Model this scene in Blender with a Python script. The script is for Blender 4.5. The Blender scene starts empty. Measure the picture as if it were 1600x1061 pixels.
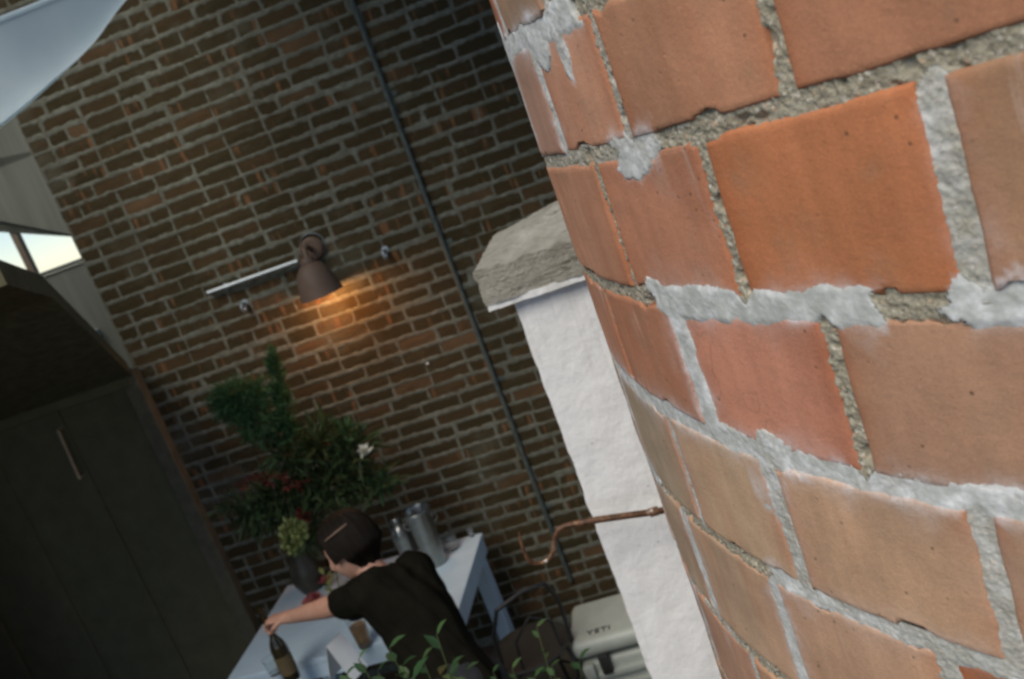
import bpy, bmesh, math, random
import numpy as np
from mathutils import Vector, Matrix, Quaternion

random.seed(7)
RNG = np.random.default_rng(11)
scene = bpy.context.scene
COL = scene.collection
rad = math.radians

# ------------------------------------------------------------------ camera
ROLL, PITCH, FPX, CAM_H = rad(20.3), rad(13.4), 1500.0, 2.75
cam_data = bpy.data.cameras.new('camera')
cam = bpy.data.objects.new('camera', cam_data)
COL.objects.link(cam)
cam_data.sensor_width = 36.0
cam_data.lens = FPX / 1600 * 36.0
cam_data.clip_start = 0.05
cam_data.clip_end = 2000
fwd = Vector((0, math.cos(PITCH), -math.sin(PITCH)))
r_hat = Vector((1, 0, 0))
d_hat = Vector((0, -math.sin(PITCH), -math.cos(PITCH)))
c_right = r_hat * math.cos(ROLL) + d_hat * math.sin(ROLL)
c_down = d_hat * math.cos(ROLL) - r_hat * math.sin(ROLL)
mat = Matrix.Identity(4)
for i in range(3):
    mat[i][0] = c_right[i]; mat[i][1] = -c_down[i]; mat[i][2] = -fwd[i]
mat[2][3] = CAM_H
cam.matrix_world = mat
cam_data.dof.use_dof = True
cam_data.dof.focus_distance = 1.15
cam_data.dof.aperture_fstop = 7.5
scene.camera = cam

# ------------------------------------------------------------------ light
SUN_EL, SUN_AZ = rad(50), rad(214)        # azimuth clockwise from +Y: behind the camera, slightly left
world = bpy.data.worlds.new('World')
scene.world = world
world.use_nodes = True
wn = world.node_tree
wn.nodes.clear()
sky = wn.nodes.new('ShaderNodeTexSky')
sky.sky_type = 'NISHITA'
sky.sun_disc = False
sky.sun_elevation = SUN_EL
sky.sun_rotation = SUN_AZ
sky.air_density = 0.7
sky.dust_density = 0.05
sky.ozone_density = 0.3
bg = wn.nodes.new('ShaderNodeBackground')
bg.inputs['Strength'].default_value = 0.085
wo = wn.nodes.new('ShaderNodeOutputWorld')
wn.links.new(sky.outputs[0], bg.inputs[0])
wn.links.new(bg.outputs[0], wo.inputs[0])

sd = bpy.data.lights.new('sun', 'SUN')
sd.energy = 2.0
sd.angle = rad(40)
sd.color = (1.0, 0.93, 0.80)
sun = bpy.data.objects.new('sun', sd)
COL.objects.link(sun)
sdir = Vector((math.sin(SUN_AZ) * math.cos(SUN_EL), math.cos(SUN_AZ) * math.cos(SUN_EL), math.sin(SUN_EL)))
sun.rotation_euler = sdir.to_track_quat('Z', 'Y').to_euler()
sun.location = sdir * 20

scene.view_settings.view_transform = 'Standard'
scene.view_settings.look = 'None'
scene.view_settings.exposure = 0.52
scene.view_settings.gamma = 1.0
scene.render.engine = 'CYCLES'
scene.cycles.pixel_filter_type = 'BLACKMAN_HARRIS'
scene.cycles.filter_width = 2.5
scene.cycles.use_denoising = True
scene.cycles.max_bounces = 8

# ------------------------------------------------------------------ helpers
def at_depth(px, py, Y):
    """world point seen at picture position (px,py), Y metres in front of the viewer"""
    x, y = px - 800, py - 530.5
    c, s = math.cos(ROLL), math.sin(ROLL)
    r, d = x * c - y * s, x * s + y * c
    fw = FPX * math.cos(PITCH) - d * math.sin(PITCH)
    dn = FPX * math.sin(PITCH) + d * math.cos(PITCH)
    return Vector((r / fw * Y, Y, CAM_H - dn / fw * Y))

def at_height(px, py, Z):
    p = at_depth(px, py, 1.0)
    k = (CAM_H - Z) / (CAM_H - p.z)
    return Vector((p.x * k, k, Z))

def hash2(ix, iy, seed):
    n = (ix.astype(np.int64) * 374761393 + iy.astype(np.int64) * 668265263 + seed * 974634777) & 0x7fffffff
    n = ((n ^ (n >> 13)) * 1274126177) & 0x7fffffff
    n = n ^ (n >> 16)
    return (n & 0xffff) / 65535.0

def vnoise(x, y, seed=0):
    x = np.asarray(x, float); y = np.asarray(y, float)
    ix, iy = np.floor(x), np.floor(y)
    fx, fy = x - ix, y - iy
    fx = fx * fx * (3 - 2 * fx); fy = fy * fy * (3 - 2 * fy)
    a = hash2(ix, iy, seed); b = hash2(ix + 1, iy, seed)
    c = hash2(ix, iy + 1, seed); d = hash2(ix + 1, iy + 1, seed)
    return (a * (1 - fx) + b * fx) * (1 - fy) + (c * (1 - fx) + d * fx) * fy

def fbm(x, y, seed=0, octv=3):
    t = 0; amp = 0.5; n = 0
    for o in range(octv):
        t = t + amp * vnoise(x * 2 ** o, y * 2 ** o, seed + o * 17); n += amp; amp *= 0.5
    return t / n            # 0..1

def tag(o, label=None, cat=None, group=None, kind=None):
    if label: o['label'] = label
    if cat: o['category'] = cat
    if group: o['group'] = group
    if kind: o['kind'] = kind
    return o

def empty(name, loc=(0, 0, 0), rz=0.0):
    o = bpy.data.objects.new(name, None)
    o.empty_display_size = 0.1
    o.location = loc; o.rotation_euler = (0, 0, rz)
    COL.objects.link(o)
    return o

def link(name, me, m=None, parent=None, smooth=False):
    o = bpy.data.objects.new(name, me)
    COL.objects.link(o)
    if m: 
        me.materials.clear(); me.materials.append(m)
    if parent: o.parent = parent
    if smooth: me.shade_smooth()
    return o

class MB:
    """collects shapes of ONE piece"""
    def __init__(s): s.v = []; s.f = []
    def add(s, v, f):
        n = len(s.v); s.v += [tuple(p) for p in v]; s.f += [tuple(i + n for i in q) for q in f]; return s
    def box(s, c, size, rot=None, bev=0.0):
        bm = bmesh.new(); bmesh.ops.create_cube(bm, size=1)
        bmesh.ops.scale(bm, vec=size, verts=bm.verts)
        if bev: bmesh.ops.bevel(bm, geom=bm.edges[:], offset=bev, segments=2, affect='EDGES', profile=0.6)
        M = (rot.to_4x4() if rot else Matrix.Identity(4))
        bm.verts.ensure_lookup_table()
        vs = [M @ v.co + Vector(c) for v in bm.verts]
        for i, v in enumerate(bm.verts): v.index = i
        s.add(vs, [[v.index for v in f.verts] for f in bm.faces]); bm.free(); return s
    def tube(s, pts, r, n=10, caps=True):
        pts = [Vector(p) for p in pts]
        rs = r if isinstance(r, (list, tuple)) else [r] * len(pts)
        up = None; rings = []
        for i, p in enumerate(pts):
            t = (pts[min(i + 1, len(pts) - 1)] - pts[max(i - 1, 0)]).normalized()
            if up is None:
                up = t.orthogonal().normalized()
            up = (up - t * up.dot(t)).normalized()
            b = t.cross(up)
            rings.append([p + (up * math.cos(a) + b * math.sin(a)) * rs[i] for a in [2 * math.pi * k / n for k in range(n)]])
        v = [q for rg in rings for q in rg]; f = []
        for i in range(len(pts) - 1):
            for k in range(n):
                f.append((i * n + k, i * n + (k + 1) % n, (i + 1) * n + (k + 1) % n, (i + 1) * n + k))
        if caps:
            f.append(tuple(range(n))[::-1]); f.append(tuple((len(pts) - 1) * n + k for k in range(n)))
        return s.add(v, f)
    def lathe(s, prof, c=(0, 0, 0), n=24, M=None):
        v = []; f = []
        for (r, z) in prof:
            for k in range(n):
                a = 2 * math.pi * k / n
                p = Vector((r * math.cos(a), r * math.sin(a), z))
                if M: p = M @ p
                v.append(p + Vector(c))
        for i in range(len(prof) - 1):
            for k in range(n):
                f.append((i * n + k, i * n + (k + 1) % n, (i + 1) * n + (k + 1) % n, (i + 1) * n + k))
        return s.add(v, f)
    def prism(s, poly, axis_vec):
        """closed polygon (3-D points) extruded along a vector"""
        n = len(poly); a = [Vector(p) for p in poly]; b = [p + Vector(axis_vec) for p in a]
        f = [tuple(range(n))[::-1], tuple(range(n, 2 * n))] + [(i, (i + 1) % n, n + (i + 1) % n, n + i) for i in range(n)]
        return s.add(a + b, f)
    def mesh(s, name):
        me = bpy.data.meshes.new(name); me.from_pydata(s.v, [], s.f); me.update(); return me
    def build(s, name, m, parent=None, smooth=False):
        o = link(name, s.mesh(name), m, parent)
        bm = bmesh.new(); bm.from_mesh(o.data); bmesh.ops.recalc_face_normals(bm, faces=bm.faces); bm.to_mesh(o.data); bm.free()
        if smooth:
            o.data.shade_smooth()
            try: o.data.set_sharp_from_angle(angle=rad(40))
            except Exception: pass
        return o

# ------------------------------------------------------------------ materials
class NT:
    def __init__(s, name):
        s.m = bpy.data.materials.new(name); s.m.use_nodes = True
        s.t = s.m.node_tree; s.t.nodes.clear()
        s.out = s.n('ShaderNodeOutputMaterial'); s.b = s.n('ShaderNodeBsdfPrincipled')
        s.l(s.b.outputs[0], s.out.inputs[0])
    def n(s, typ, **kw):
        nd = s.t.nodes.new(typ)
        for k, v in kw.items(): setattr(nd, k, v)
        return nd
    def l(s, a, b): s.t.links.new(a, b)
    def coord(s, out='Object', obj=None, scale=(1, 1, 1)):
        tc = s.n('ShaderNodeTexCoord')
        if obj: tc.object = obj
        mp = s.n('ShaderNodeMapping'); mp.inputs['Scale'].default_value = scale
        s.l(tc.outputs[out], mp.inputs[0]); return mp.outputs[0]
    def noise(s, vec, scale, detail=4, rough=0.55, out='Fac'):
        nd = s.n('ShaderNodeTexNoise'); nd.inputs['Scale'].default_value = scale
        nd.inputs['Detail'].default_value = detail; nd.inputs['Roughness'].default_value = rough
        if vec is not None: s.l(vec, nd.inputs['Vector'])
        return nd.outputs[out]
    def vor(s, vec, scale, out='Distance', feature='F1'):
        nd = s.n('ShaderNodeTexVoronoi', feature=feature); nd.inputs['Scale'].default_value = scale
        s.l(vec, nd.inputs['Vector']); return nd.outputs[out]
    def ramp(s, fac, stops):
        nd = s.n('ShaderNodeValToRGB'); cr = nd.color_ramp
        while len(cr.elements) < len(stops): cr.elements.new(0.5)
        for e, (p, c) in zip(cr.elements, stops):
            e.position = p; e.color = (c, c, c, 1) if not hasattr(c, '__len__') else (*c, 1)
        s.l(fac, nd.inputs[0]); return nd.outputs[0]
    def mix(s, fac, a, b, mode='MIX'):
        nd = s.n('ShaderNodeMix', data_type='RGBA', blend_type=mode)
        for i, v in ((0, fac), (6, a), (7, b)):
            if hasattr(v, 'is_output'): s.l(v, nd.inputs[i])
            elif i == 0: nd.inputs[0].default_value = v
            else: nd.inputs[i].default_value = (*v, 1)
        return nd.outputs[2]
    def math(s, op, a, b=None, clamp=False):
        nd = s.n('ShaderNodeMath', operation=op, use_clamp=clamp)
        for i, v in ((0, a), (1, b)):
            if v is None: continue
            if hasattr(v, 'is_output'): s.l(v, nd.inputs[i])
            else: nd.inputs[i].default_value = v
        return nd.outputs[0]
    def attr(s, name, out='Fac'):
        nd = s.n('ShaderNodeAttribute', attribute_name=name); return nd.outputs[out]
    def bump(s, h, strength=0.4, dist=0.002):
        nd = s.n('ShaderNodeBump'); nd.inputs['Strength'].default_value = strength; nd.inputs['Distance'].default_value = dist
        s.l(h, nd.inputs['Height']); s.l(nd.outputs[0], s.b.inputs['Normal'])
    def set(s, col=None, rough=0.8, metal=0.0, spec=None, **kw):
        if col is not None:
            if hasattr(col, 'is_output'): s.l(col, s.b.inputs['Base Color'])
            else: s.b.inputs['Base Color'].default_value = (*col, 1)
        if hasattr(rough, 'is_output'): s.l(rough, s.b.inputs['Roughness'])
        else: s.b.inputs['Roughness'].default_value = rough
        s.b.inputs['Metallic'].default_value = metal
        if spec is not None: s.b.inputs['Specular IOR Level'].default_value = spec
        for k, v in kw.items(): s.b.inputs[k.replace('_', ' ')].default_value = v
        return s.m

def simple(name, col, rough=0.7, metal=0.0, var=0.25, scale=12.0, bump=0.0, spec=None, **kw):
    t = NT(name); v = t.coord()
    n = t.noise(v, scale, 5)
    dark = tuple(c * (1 - var) for c in col); lite = tuple(min(1, c * (1 + var)) for c in col)
    c = t.ramp(n, [(0.3, dark), (0.7, lite)])
    t.set(c, rough, metal, spec, **kw)
    if bump: t.bump(t.noise(v, scale * 5, 4), bump, 0.004)
    return t.m

# ------------------------------------------------------------------ ground
t = NT('paving'); v = t.coord()
c = t.ramp(t.noise(v, 3, 6), [(0.3, (0.035, 0.031, 0.019)), (0.7, (0.065, 0.059, 0.04))])
t.set(c, 0.9); t.bump(t.noise(v, 40, 4), 0.5, 0.01)
gm = MB().add([(-400, -400, 0), (400, -400, 0), (400, 400, 0), (-400, 400, 0)], [(0, 1, 2, 3)])
tag(gm.build('ground', t.m), kind='structure')

# ------------------------------------------------------------------ far brick wall (local x along the wall, y into it)
WALL_RZ = rad(-9.3)
wall = empty('brick_wall', (0, 4.73, 0), WALL_RZ)
tag(wall, 'tall dark brown common brick wall with wide grey mortar joints behind the table', 'brick wall')
W_L, W_R, W_TOP, PITCH_C = -1.945, 3.2, 5.3, 0.0735
def wall_pt(s, h, off=0.0):
    return Vector((0, 4.73, 0)) + Matrix.Rotation(WALL_RZ, 3, 'Z') @ Vector((s, -off, h))
def on_wall(px, py, off=0.0):
    """(s, h) on the plane `off` metres in front of the wall"""
    p = at_depth(px, py, 1.0); m = math.tan(WALL_RZ)
    Y = (4.73 - off / math.cos(WALL_RZ)) / (1 - m * p.x)
    q = Vector((p.x * Y, Y, CAM_H - (CAM_H - p.z) * Y)) - Vector((0, 4.73, 0))
    q = Matrix.Rotation(-WALL_RZ, 3, 'Z') @ q
    return q.x, q.z

t = NT('old_mortar'); v = t.coord()
n1 = t.noise(v, 2.2, 6, 0.6); n2 = t.noise(v, 26, 5, 0.6)
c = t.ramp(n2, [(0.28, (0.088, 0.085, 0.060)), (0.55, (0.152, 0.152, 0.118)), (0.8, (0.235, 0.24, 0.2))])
c = t.mix(t.ramp(n1, [(0.42, 0.0), (0.70, 0.7)]), c, (0.075, 0.07, 0.048))
t.set(c, 0.95); t.bump(t.noise(v, 120, 5), 0.45, 0.003)
M_WMORTAR = t.m
t = NT('common_brick'); v = t.coord('Object', wall)
oi = t.n('ShaderNodeObjectInfo').outputs['Random']; rnd = t.math('FRACT', t.math('ADD', oi, t.attr('rnd')))
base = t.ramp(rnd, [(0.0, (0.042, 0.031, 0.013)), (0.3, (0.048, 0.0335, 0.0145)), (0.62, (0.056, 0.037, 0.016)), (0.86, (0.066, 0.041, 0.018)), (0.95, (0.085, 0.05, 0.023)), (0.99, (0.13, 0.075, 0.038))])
nb = t.noise(v, 5, 5, 0.6)
base = t.mix(t.ramp(nb, [(0.35, 0.0), (0.7, 0.55)]), base, (0.040, 0.030, 0.013))
vs = t.coord('Object', wall, (1, 1, 0.12))
st = t.noise(vs, 26, 3, 0.5)
gate = t.ramp(t.math('FRACT', t.math('MULTIPLY', rnd, 13.7)), [(0.62, 0.0), (0.70, 1.0)])
base = t.mix(t.math('MULTIPLY', t.ramp(st, [(0.57, 0.0), (0.64, 0.9)]), gate), base, (0.17, 0.085, 0.04))
dust = t.ramp(t.noise(v, 18, 5, 0.65), [(0.56, 0.0), (0.74, 0.6)])
base = t.mix(dust, base, (0.075, 0.068, 0.05))
# patches of old render smeared over the upper left of the wall
sm = t.ramp(t.noise(v, 1.9, 4, 0.55), [(0.55, 0.0), (0.68, 0.75)])
base = t.mix(sm, base, (0.105, 0.095, 0.064))
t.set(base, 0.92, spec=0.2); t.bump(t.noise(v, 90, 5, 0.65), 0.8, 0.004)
M_WBRICK = t.m

def brick_shape(L, H, seed):
    """worn brick: slightly domed, uneven face; its arrises disappear under the smeared joints"""
    rg = random.Random(seed)
    xs = [-L/2, -L/6, L/6, L/2]; zs = [-H/2, 0, H/2]
    V = [(x, -0.003 - rg.uniform(-.0012, .0014) + (.001 if abs(x) > L/2.1 or abs(z) > H/2.1 else 0), z) for z in zs for x in xs]
    F = [(j*4+i, j*4+i+1, (j+1)*4+i+1, (j+1)*4+i) for j in range(2) for i in range(3)]
    ring = [0, 1, 2, 3, 7, 11, 10, 9, 8, 4]
    n = len(V)
    V += [(V[k][0], .02, V[k][2]) for k in ring]
    F += [(ring[i], n+i, n+(i+1) % 10, ring[(i+1) % 10]) for i in range(10)]
    return V, F
VAR = {}
for kind, L in (('s', 0.196), ('h', 0.092), ('q', 0.145)):
    VAR[kind] = []
    for k in range(14):
        V, F = brick_shape(L + .004, PITCH_C - 0.0125, k * 7 + ord(kind))
        me = bpy.data.meshes.new('brick'); me.from_pydata(V, [], F); me.update()
        bm = bmesh.new(); bm.from_mesh(me); bmesh.ops.recalc_face_normals(bm, faces=bm.faces); bm.to_mesh(me); bm.free()
        me.materials.append(M_WBRICK); VAR[kind].append((me, V, F))
LEN = {'s': 0.211, 'h': 0.107, 'q': 0.160}
rows = []
h0 = 3.17 - 43 * PITCH_C
slots = []
rg = random.Random(3)
for r in range(-1, 74):
    h = h0 + r * PITCH_C
    if h < 0.04 or h > W_TOP - .04: continue
    s = W_L + 0.004 - (0.0 if r % 2 else 0.105) + rg.uniform(-.01, .01)
    header_course = (r % 7 == 3)
    while s < W_R - .1:
        k = rg.random()
        kind = ('h' if k < 0.62 else 's') if header_course else ('h' if k < 0.10 else 'q' if k < 0.14 else 's')
        if s < W_L - .02: kind = 'h' if False else 's'
        cx = s + LEN[kind] / 2
        if s < W_L:                              # half brick at the wall's end
            cx = W_L + 0.054; kind2 = 'h'; s = W_L + 0.110 - LEN[kind]; kk = 'h'
        else: kk = kind
        slots.append((cx, h + rg.uniform(-.003, .003), kk, rg.randrange(14), rg.uniform(-.012, .012), rg.random(), rg.random() < .5))
        s += LEN[kind] + rg.uniform(-.004, .004)
# mortar: fine height field over the part in view, raised in the joints and smeared unevenly over the brick edges
def wall_mortar(name, xa, xb, za, zb_, step, holes=None):
    gx = np.arange(xa, xb + step * .5, step); gz = np.arange(za, zb_ + step * .5, step)
    X, Z = np.meshgrid(gx, gz); dist = np.full(X.shape, 1.0)          # distance into the nearest brick (positive outside bricks)
    for (cx, h, kind, vi, tl, rn, fl) in slots:
        hl = {'s': .098, 'h': .046, 'q': .0725}[kind] ; hh_ = PITCH_C / 2 - .0115
        i0, i1 = np.searchsorted(gx, [cx - hl - .02, cx + hl + .02]); j0, j1 = np.searchsorted(gz, [h - hh_ - .02, h + hh_ + .02])
        if i1 <= i0 or j1 <= j0: continue
        dx = np.abs(X[j0:j1, i0:i1] - cx) - hl; dz = np.abs(Z[j0:j1, i0:i1] - h + tl * (X[j0:j1, i0:i1] - cx)) - hh_
        dd = np.minimum(np.maximum(dx, dz), 0) + np.hypot(np.maximum(dx, 0), np.maximum(dz, 0))
        if kind == 's' and rn < .1: dd = dd + .006
        dist[j0:j1, i0:i1] = np.minimum(dist[j0:j1, i0:i1], dd)
    dist = dist + (fbm(X * 38, Z * 38, 71, 3) - .5) * .0135 + (fbm(X * 4, Z * 4, 72, 2) - .45) * .011
    prof = np.clip((dist + .004) / .006, 0, 1); prof = prof * prof * (3 - 2 * prof)
    Yy = .004 - prof * .0080 - (fbm(X * 45, Z * 45, 73, 2) - .5) * .0028 * prof
    V = np.stack([X, Yy, Z], -1).reshape(-1, 3); nx = len(gx); nz = len(gz)
    idx = np.arange(nx * nz).reshape(nz, nx)
    F = np.stack([idx[:-1, :-1], idx[:-1, 1:], idx[1:, 1:], idx[1:, :-1]], -1).reshape(-1, 4)
    me = bpy.data.meshes.new(name)
    me.vertices.add(len(V)); me.vertices.foreach_set('co', V.ravel())
    me.loops.add(F.size); me.loops.foreach_set('vertex_index', F.ravel())
    me.polygons.add(len(F)); me.polygons.foreach_set('loop_start', np.arange(0, F.size, 4))
    me.update(calc_edges=True); me.validate()
    return link(name, me, M_WMORTAR, wall, True)
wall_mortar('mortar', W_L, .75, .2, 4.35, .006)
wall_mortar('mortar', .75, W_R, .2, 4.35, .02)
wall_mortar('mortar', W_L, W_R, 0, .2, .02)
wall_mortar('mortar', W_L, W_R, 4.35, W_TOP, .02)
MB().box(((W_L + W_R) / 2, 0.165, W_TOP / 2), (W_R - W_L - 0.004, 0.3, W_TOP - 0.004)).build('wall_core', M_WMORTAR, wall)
def visible_rank(sl):
    p = wall_pt(sl[0], sl[1]); q = p - Vector((0, 0, CAM_H))
    z = q.dot(fwd); x = q.dot(c_right) / z * FPX + 800; y = q.dot(c_down) / z * FPX + 530
    edge_x = 752 + 0.345 * y - (60 if y > 460 else 0)
    inside = -20 < x < edge_x and -20 < y < 900
    return (0 if inside else 1, z * z / (LEN[sl[2]]))
slots.sort(key=visible_rank)
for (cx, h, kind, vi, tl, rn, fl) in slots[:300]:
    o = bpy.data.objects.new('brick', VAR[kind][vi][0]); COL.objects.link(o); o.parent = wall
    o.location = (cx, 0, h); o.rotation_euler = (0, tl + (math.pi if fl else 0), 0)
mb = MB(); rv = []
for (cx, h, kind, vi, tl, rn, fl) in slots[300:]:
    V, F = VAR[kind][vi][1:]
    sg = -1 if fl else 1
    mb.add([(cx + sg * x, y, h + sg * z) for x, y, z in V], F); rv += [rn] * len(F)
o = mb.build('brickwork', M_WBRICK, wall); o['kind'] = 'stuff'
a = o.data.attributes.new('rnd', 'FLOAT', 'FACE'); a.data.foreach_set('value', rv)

# ------------------------------------------------------------------ round brick chimney in the foreground
CH_AZ, CH_C, CH_R = rad(44.6), 1.78, 0.632 * 1.78
CHX, CHY = CH_C * math.sin(CH_AZ), CH_C * math.cos(CH_AZ)
PHI0 = math.atan2(-CHY, -CHX)
chim = empty('brick_chimney', (CHX, CHY, 0))
tag(chim, 'big round chimney of large orange clay blocks with thick smeared mortar, close on the right', 'chimney')
MOD = 11.3                                    # block length in degrees
BED = {-2: (0.376, 0), -1: (0.216, 0), 0: (0.056, 0), 1: (-0.0800, -0.0006), 2: (-0.247, -0.0002), 3: (-0.409, 0.0006), 4: (-0.570, 0.0003),
       5: (-0.737, 0), 6: (-0.899, 0), 7: (-1.06, 0), 8: (-1.22, 0)}
def bed_h(k, th): return BED[k][0] + BED[k][1] * (th - 20)
# bed styles: pieces (theta_max, half width, smear) reading from small theta (right) to large
BSTY = {0: [(30, .012, .1), (99, .013, .9)], 1: [(26, .0145, .0), (30.5, .0135, .75), (99, .0115, .28)],
        2: [(12.3, .0135, .9), (15.3, .012, .0), (31, .0125, .92), (99, .0085, .15)], 3: [(99, .0125, .8)],
        4: [(24, .010, .6), (28, .011, .75), (44, .009, .12), (99, .011, .9)], 5: [(36, .009, .2), (99, .009, .35)]}
PERP = {0: {39: (.011, .65), 38.3: (.0085, .7), 49.8: (.008, .95), 28.4: (.0105, .35), 17.0: (.0105, .05), 5.7: (.009, .3), -5.6: (.009, .3), 61: (.009, .5)},
        1: {45.1: (.008, .4), 56.4: (.008, .4), 33.8: (.006, .05), 22.9: (.0088, .05), 11.25: (.0145, .52), 0: (.009, .2), -11: (.009, .2)},
        2: {52.1: (.008, .5), 63: (.008, .4), 40.8: (.0048, .1), 29.8: (.0115, .95), 18.4: (.0095, .05), 7.1: (.009, .3), -4.2: (.009, .3)},
        3: {47.5: (.007, .9), 58.8: (.007, .6), 35.6: (.0085, .65), 25.2: (.0145, .55), 13.5: (.0125, .5), 2.2: (.01, .3), -9: (.01, .3)},
        4: {50.9: (.008, .7), 62: (.008, .5), 39.6: (.011, .9), 28.3: (.0085, .8), 17.0: (.009, .4), 5.7: (.009, .3), -5.6: (.009, .3)},
        5: {46.2: (.010, .95), 57.5: (.008, .6), 34.9: (.009, .6), 23.6: (.009, .5), 12.3: (.009, .3), 1: (.009, .3), -10.3: (.009, .3)}}
del PERP[0][39]
for k in (-2, -1, 6, 7):
    off = {-2: 3.0, -1: 10.6, 6: 8.0, 7: 2.2}[k]
    PERP[k] = {off + MOD * i: (.008 + .003 * ((i * 7 + k) % 3) / 2, .3 + .2 * ((i + k) % 3)) for i in range(-2, 6)}
    BSTY[k if k < 0 else k] = [(99, .010, .4)]
BSTY[8] = [(99, .010, .4)]
# patches of mortar that run out over the block faces: theta, height, radius th(m), radius h(m), smear
BLOB = [(29.0, -.092, .040, .022, .95), (13.0, -.232, .018, .022, .0), (18.0, -.072, .012, .018, .05), (24.6, -.402, .03, .02, .7),
        (25.6, -.44, .030, .045, .7), (31.0, -.245, .022, .016, .95), (11.0, -.24, .05, .018, .95), (36.5, .045, .03, .03, .95), (48, .0, .02, .08, .9),
        (47.0, -.565, .03, .02, .95), (27.6, -.565, .02, .018, .8), (12.6, -.09, .02, .012, .4), (33, .02, .012, .03, .7)]
def joint_field(TH, H):
    """distance outside the nearest joint (m, negative inside) and that joint's smear value"""
    best = np.full(TH.shape, 1.0); sm = np.zeros(TH.shape); hw = np.full(TH.shape, .01)
    arc = np.radians(1.0) * CH_R
    wob = (fbm(TH * .7, H * 35, 3) - .5) * .007 + (fbm(TH * 4, H * 200, 9) - .5) * .002
    for k in BSTY:
        bh = BED[k][0] + BED[k][1] * (TH - 20)
        lo = -99
        w = np.zeros(TH.shape); s = np.zeros(TH.shape)
        for i, (tm, ww, ss) in enumerate(BSTY[k]):
            selm = (TH + (vnoise(TH * 2, H * 80, 21) - .5) * 1.6 >= lo) ; w[selm] = ww; s[selm] = ss; lo = tm
        d = np.abs(H - bh) - w * (0.82 + .5 * vnoise(TH * .55, H * 0 + k * 7.3, 31)) + wob
        m = d < best; best[m] = d[m]; sm[m] = s[m]; hw[m] = w[m]
    for k in PERP:
        top = BED[k][0] + BED[k][1] * (TH - 20)
        bot = BED[k + 1][0] + BED[k + 1][1] * (TH - 20)
        inside = (H < top) & (H > bot)
        for th, (ww, ss) in PERP[k].items():
            lean = (vnoise(H * 11 + th, H * 0 + k, 41) - .5) * .5
            d = np.abs(TH - th - lean) * arc - ww * (0.85 + .4 * vnoise(H * 14, TH * 0 + th, 33)) + wob
            d = np.where(inside, d, 1.0)
            m = d < best; best[m] = d[m]; sm[m] = ss; hw[m] = ww
    for th, h, rt, rh, ss in BLOB:
        q = np.sqrt(((TH - th) * arc / rt) ** 2 + ((H - h) / rh) ** 2)
        d = (q - 1) * min(rt, rh) + wob * 1.3 + (fbm(TH * 1.6, H * 60, 77) - .5) * .008
        m = (d < best) & (d < .004); best[m] = d[m]; sm[m] = ss
    return best, sm, hw

t = NT('chimney_mortar'); v = t.coord()
sm = t.math('ADD', t.attr('smear'), t.math('MULTIPLY', t.math('SUBTRACT', t.noise(v, 40, 5, .6), .5), .9), True)
peb = t.vor(v, 330, 'Color'); pebr = t.n('ShaderNodeSeparateColor'); t.l(peb, pebr.inputs[0])
grit = t.ramp(pebr.outputs[0], [(0.0, (0.24, 0.205, 0.14)), (0.5, (0.37, 0.33, 0.245)), (0.85, (0.45, 0.40, 0.305)), (0.94, (0.68, 0.63, 0.54)), (0.975, (0.55, 0.38, 0.25))])
grit = t.mix(t.ramp(t.noise(v, 60, 4), [(.3, .0), (.7, .55)]), grit, (0.37, 0.34, 0.26))
pale = t.ramp(t.noise(v, 55, 6, .62), [(0.28, (0.42, 0.42, 0.38)), (0.5, (0.60, 0.60, 0.57)), (0.68, (0.84, 0.84, 0.83))])
pale = t.mix(t.ramp(t.noise(v, 9, 3), [(.48, 0.0), (.7, .5)]), pale, (0.42, 0.425, 0.38))
t.set(t.mix(t.ramp(sm, [(.2, 0.0), (.8, 1.0)]), grit, pale), 0.95, spec=.25)
rgh = t.ramp(sm, [(.25, .75), (.75, .16)])
bh = t.math('MULTIPLY', t.math('ADD', t.noise(v, 240, 4, .7), t.math('MULTIPLY', t.vor(v, 190), .8)), rgh)
t.bump(bh, .75, .003)
M_CMORTAR = t.m

t = NT('clay_block'); v = t.coord()
oc = t.n('ShaderNodeObjectInfo').outputs['Color']
tone = t.ramp(t.noise(v, 7, 4, .55), [(.3, .78), (.7, 1.16)])
c = t.mix(1.0, oc, tone, 'MULTIPLY')
vst = t.coord('Object', None, (1, 1, .12))
streak = t.ramp(t.noise(vst, 55, 4, .6), [(.35, .86), (.68, 1.12)])
c = t.mix(.5, c, streak, 'MULTIPLY')
# redder, unweathered skin in bands running down the block
red = t.ramp(t.noise(vst, 14, 3, .5), [(.55, 0.0), (.7, .3)])
red = t.math('ADD', red, t.math('MULTIPLY', t.attr('rim'), t.ramp(t.noise(v, 12, 3), [(.3, .25), (.7, 1.0)])), True)
c = t.mix(t.math('MULTIPLY', red, .6), c, (0.43, 0.12, 0.04))
# grey-tan grime and small dark pits
c = t.mix(t.ramp(t.noise(v, 22, 5, .65), [(.55, 0), (.8, .4)]), c, (0.30, 0.21, 0.13))
pit = t.ramp(t.vor(v, 48), [(.05, .75), (.12, 0.0)])
pg = t.ramp(t.noise(v, 11, 2), [(.46, 0), (.56, 1)])
c = t.mix(t.math('MULTIPLY', pit, pg), c, (0.11, 0.07, 0.04))
cr = t.n('ShaderNodeTexNoise'); cr.inputs['Scale'].default_value = 9; cr.inputs['Detail'].default_value = 2
t.l(v, cr.inputs['Vector'])
ck = t.math('ABSOLUTE', t.math('SUBTRACT', cr.outputs['Fac'], .5))
ckm = t.math('MULTIPLY', t.ramp(ck, [(.0, .4), (.004, 0.0)]), t.ramp(t.noise(v, 2.6, 2), [(.6, 0), (.68, 1)]))
c = t.mix(ckm, c, (0.14, 0.09, 0.05))
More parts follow.
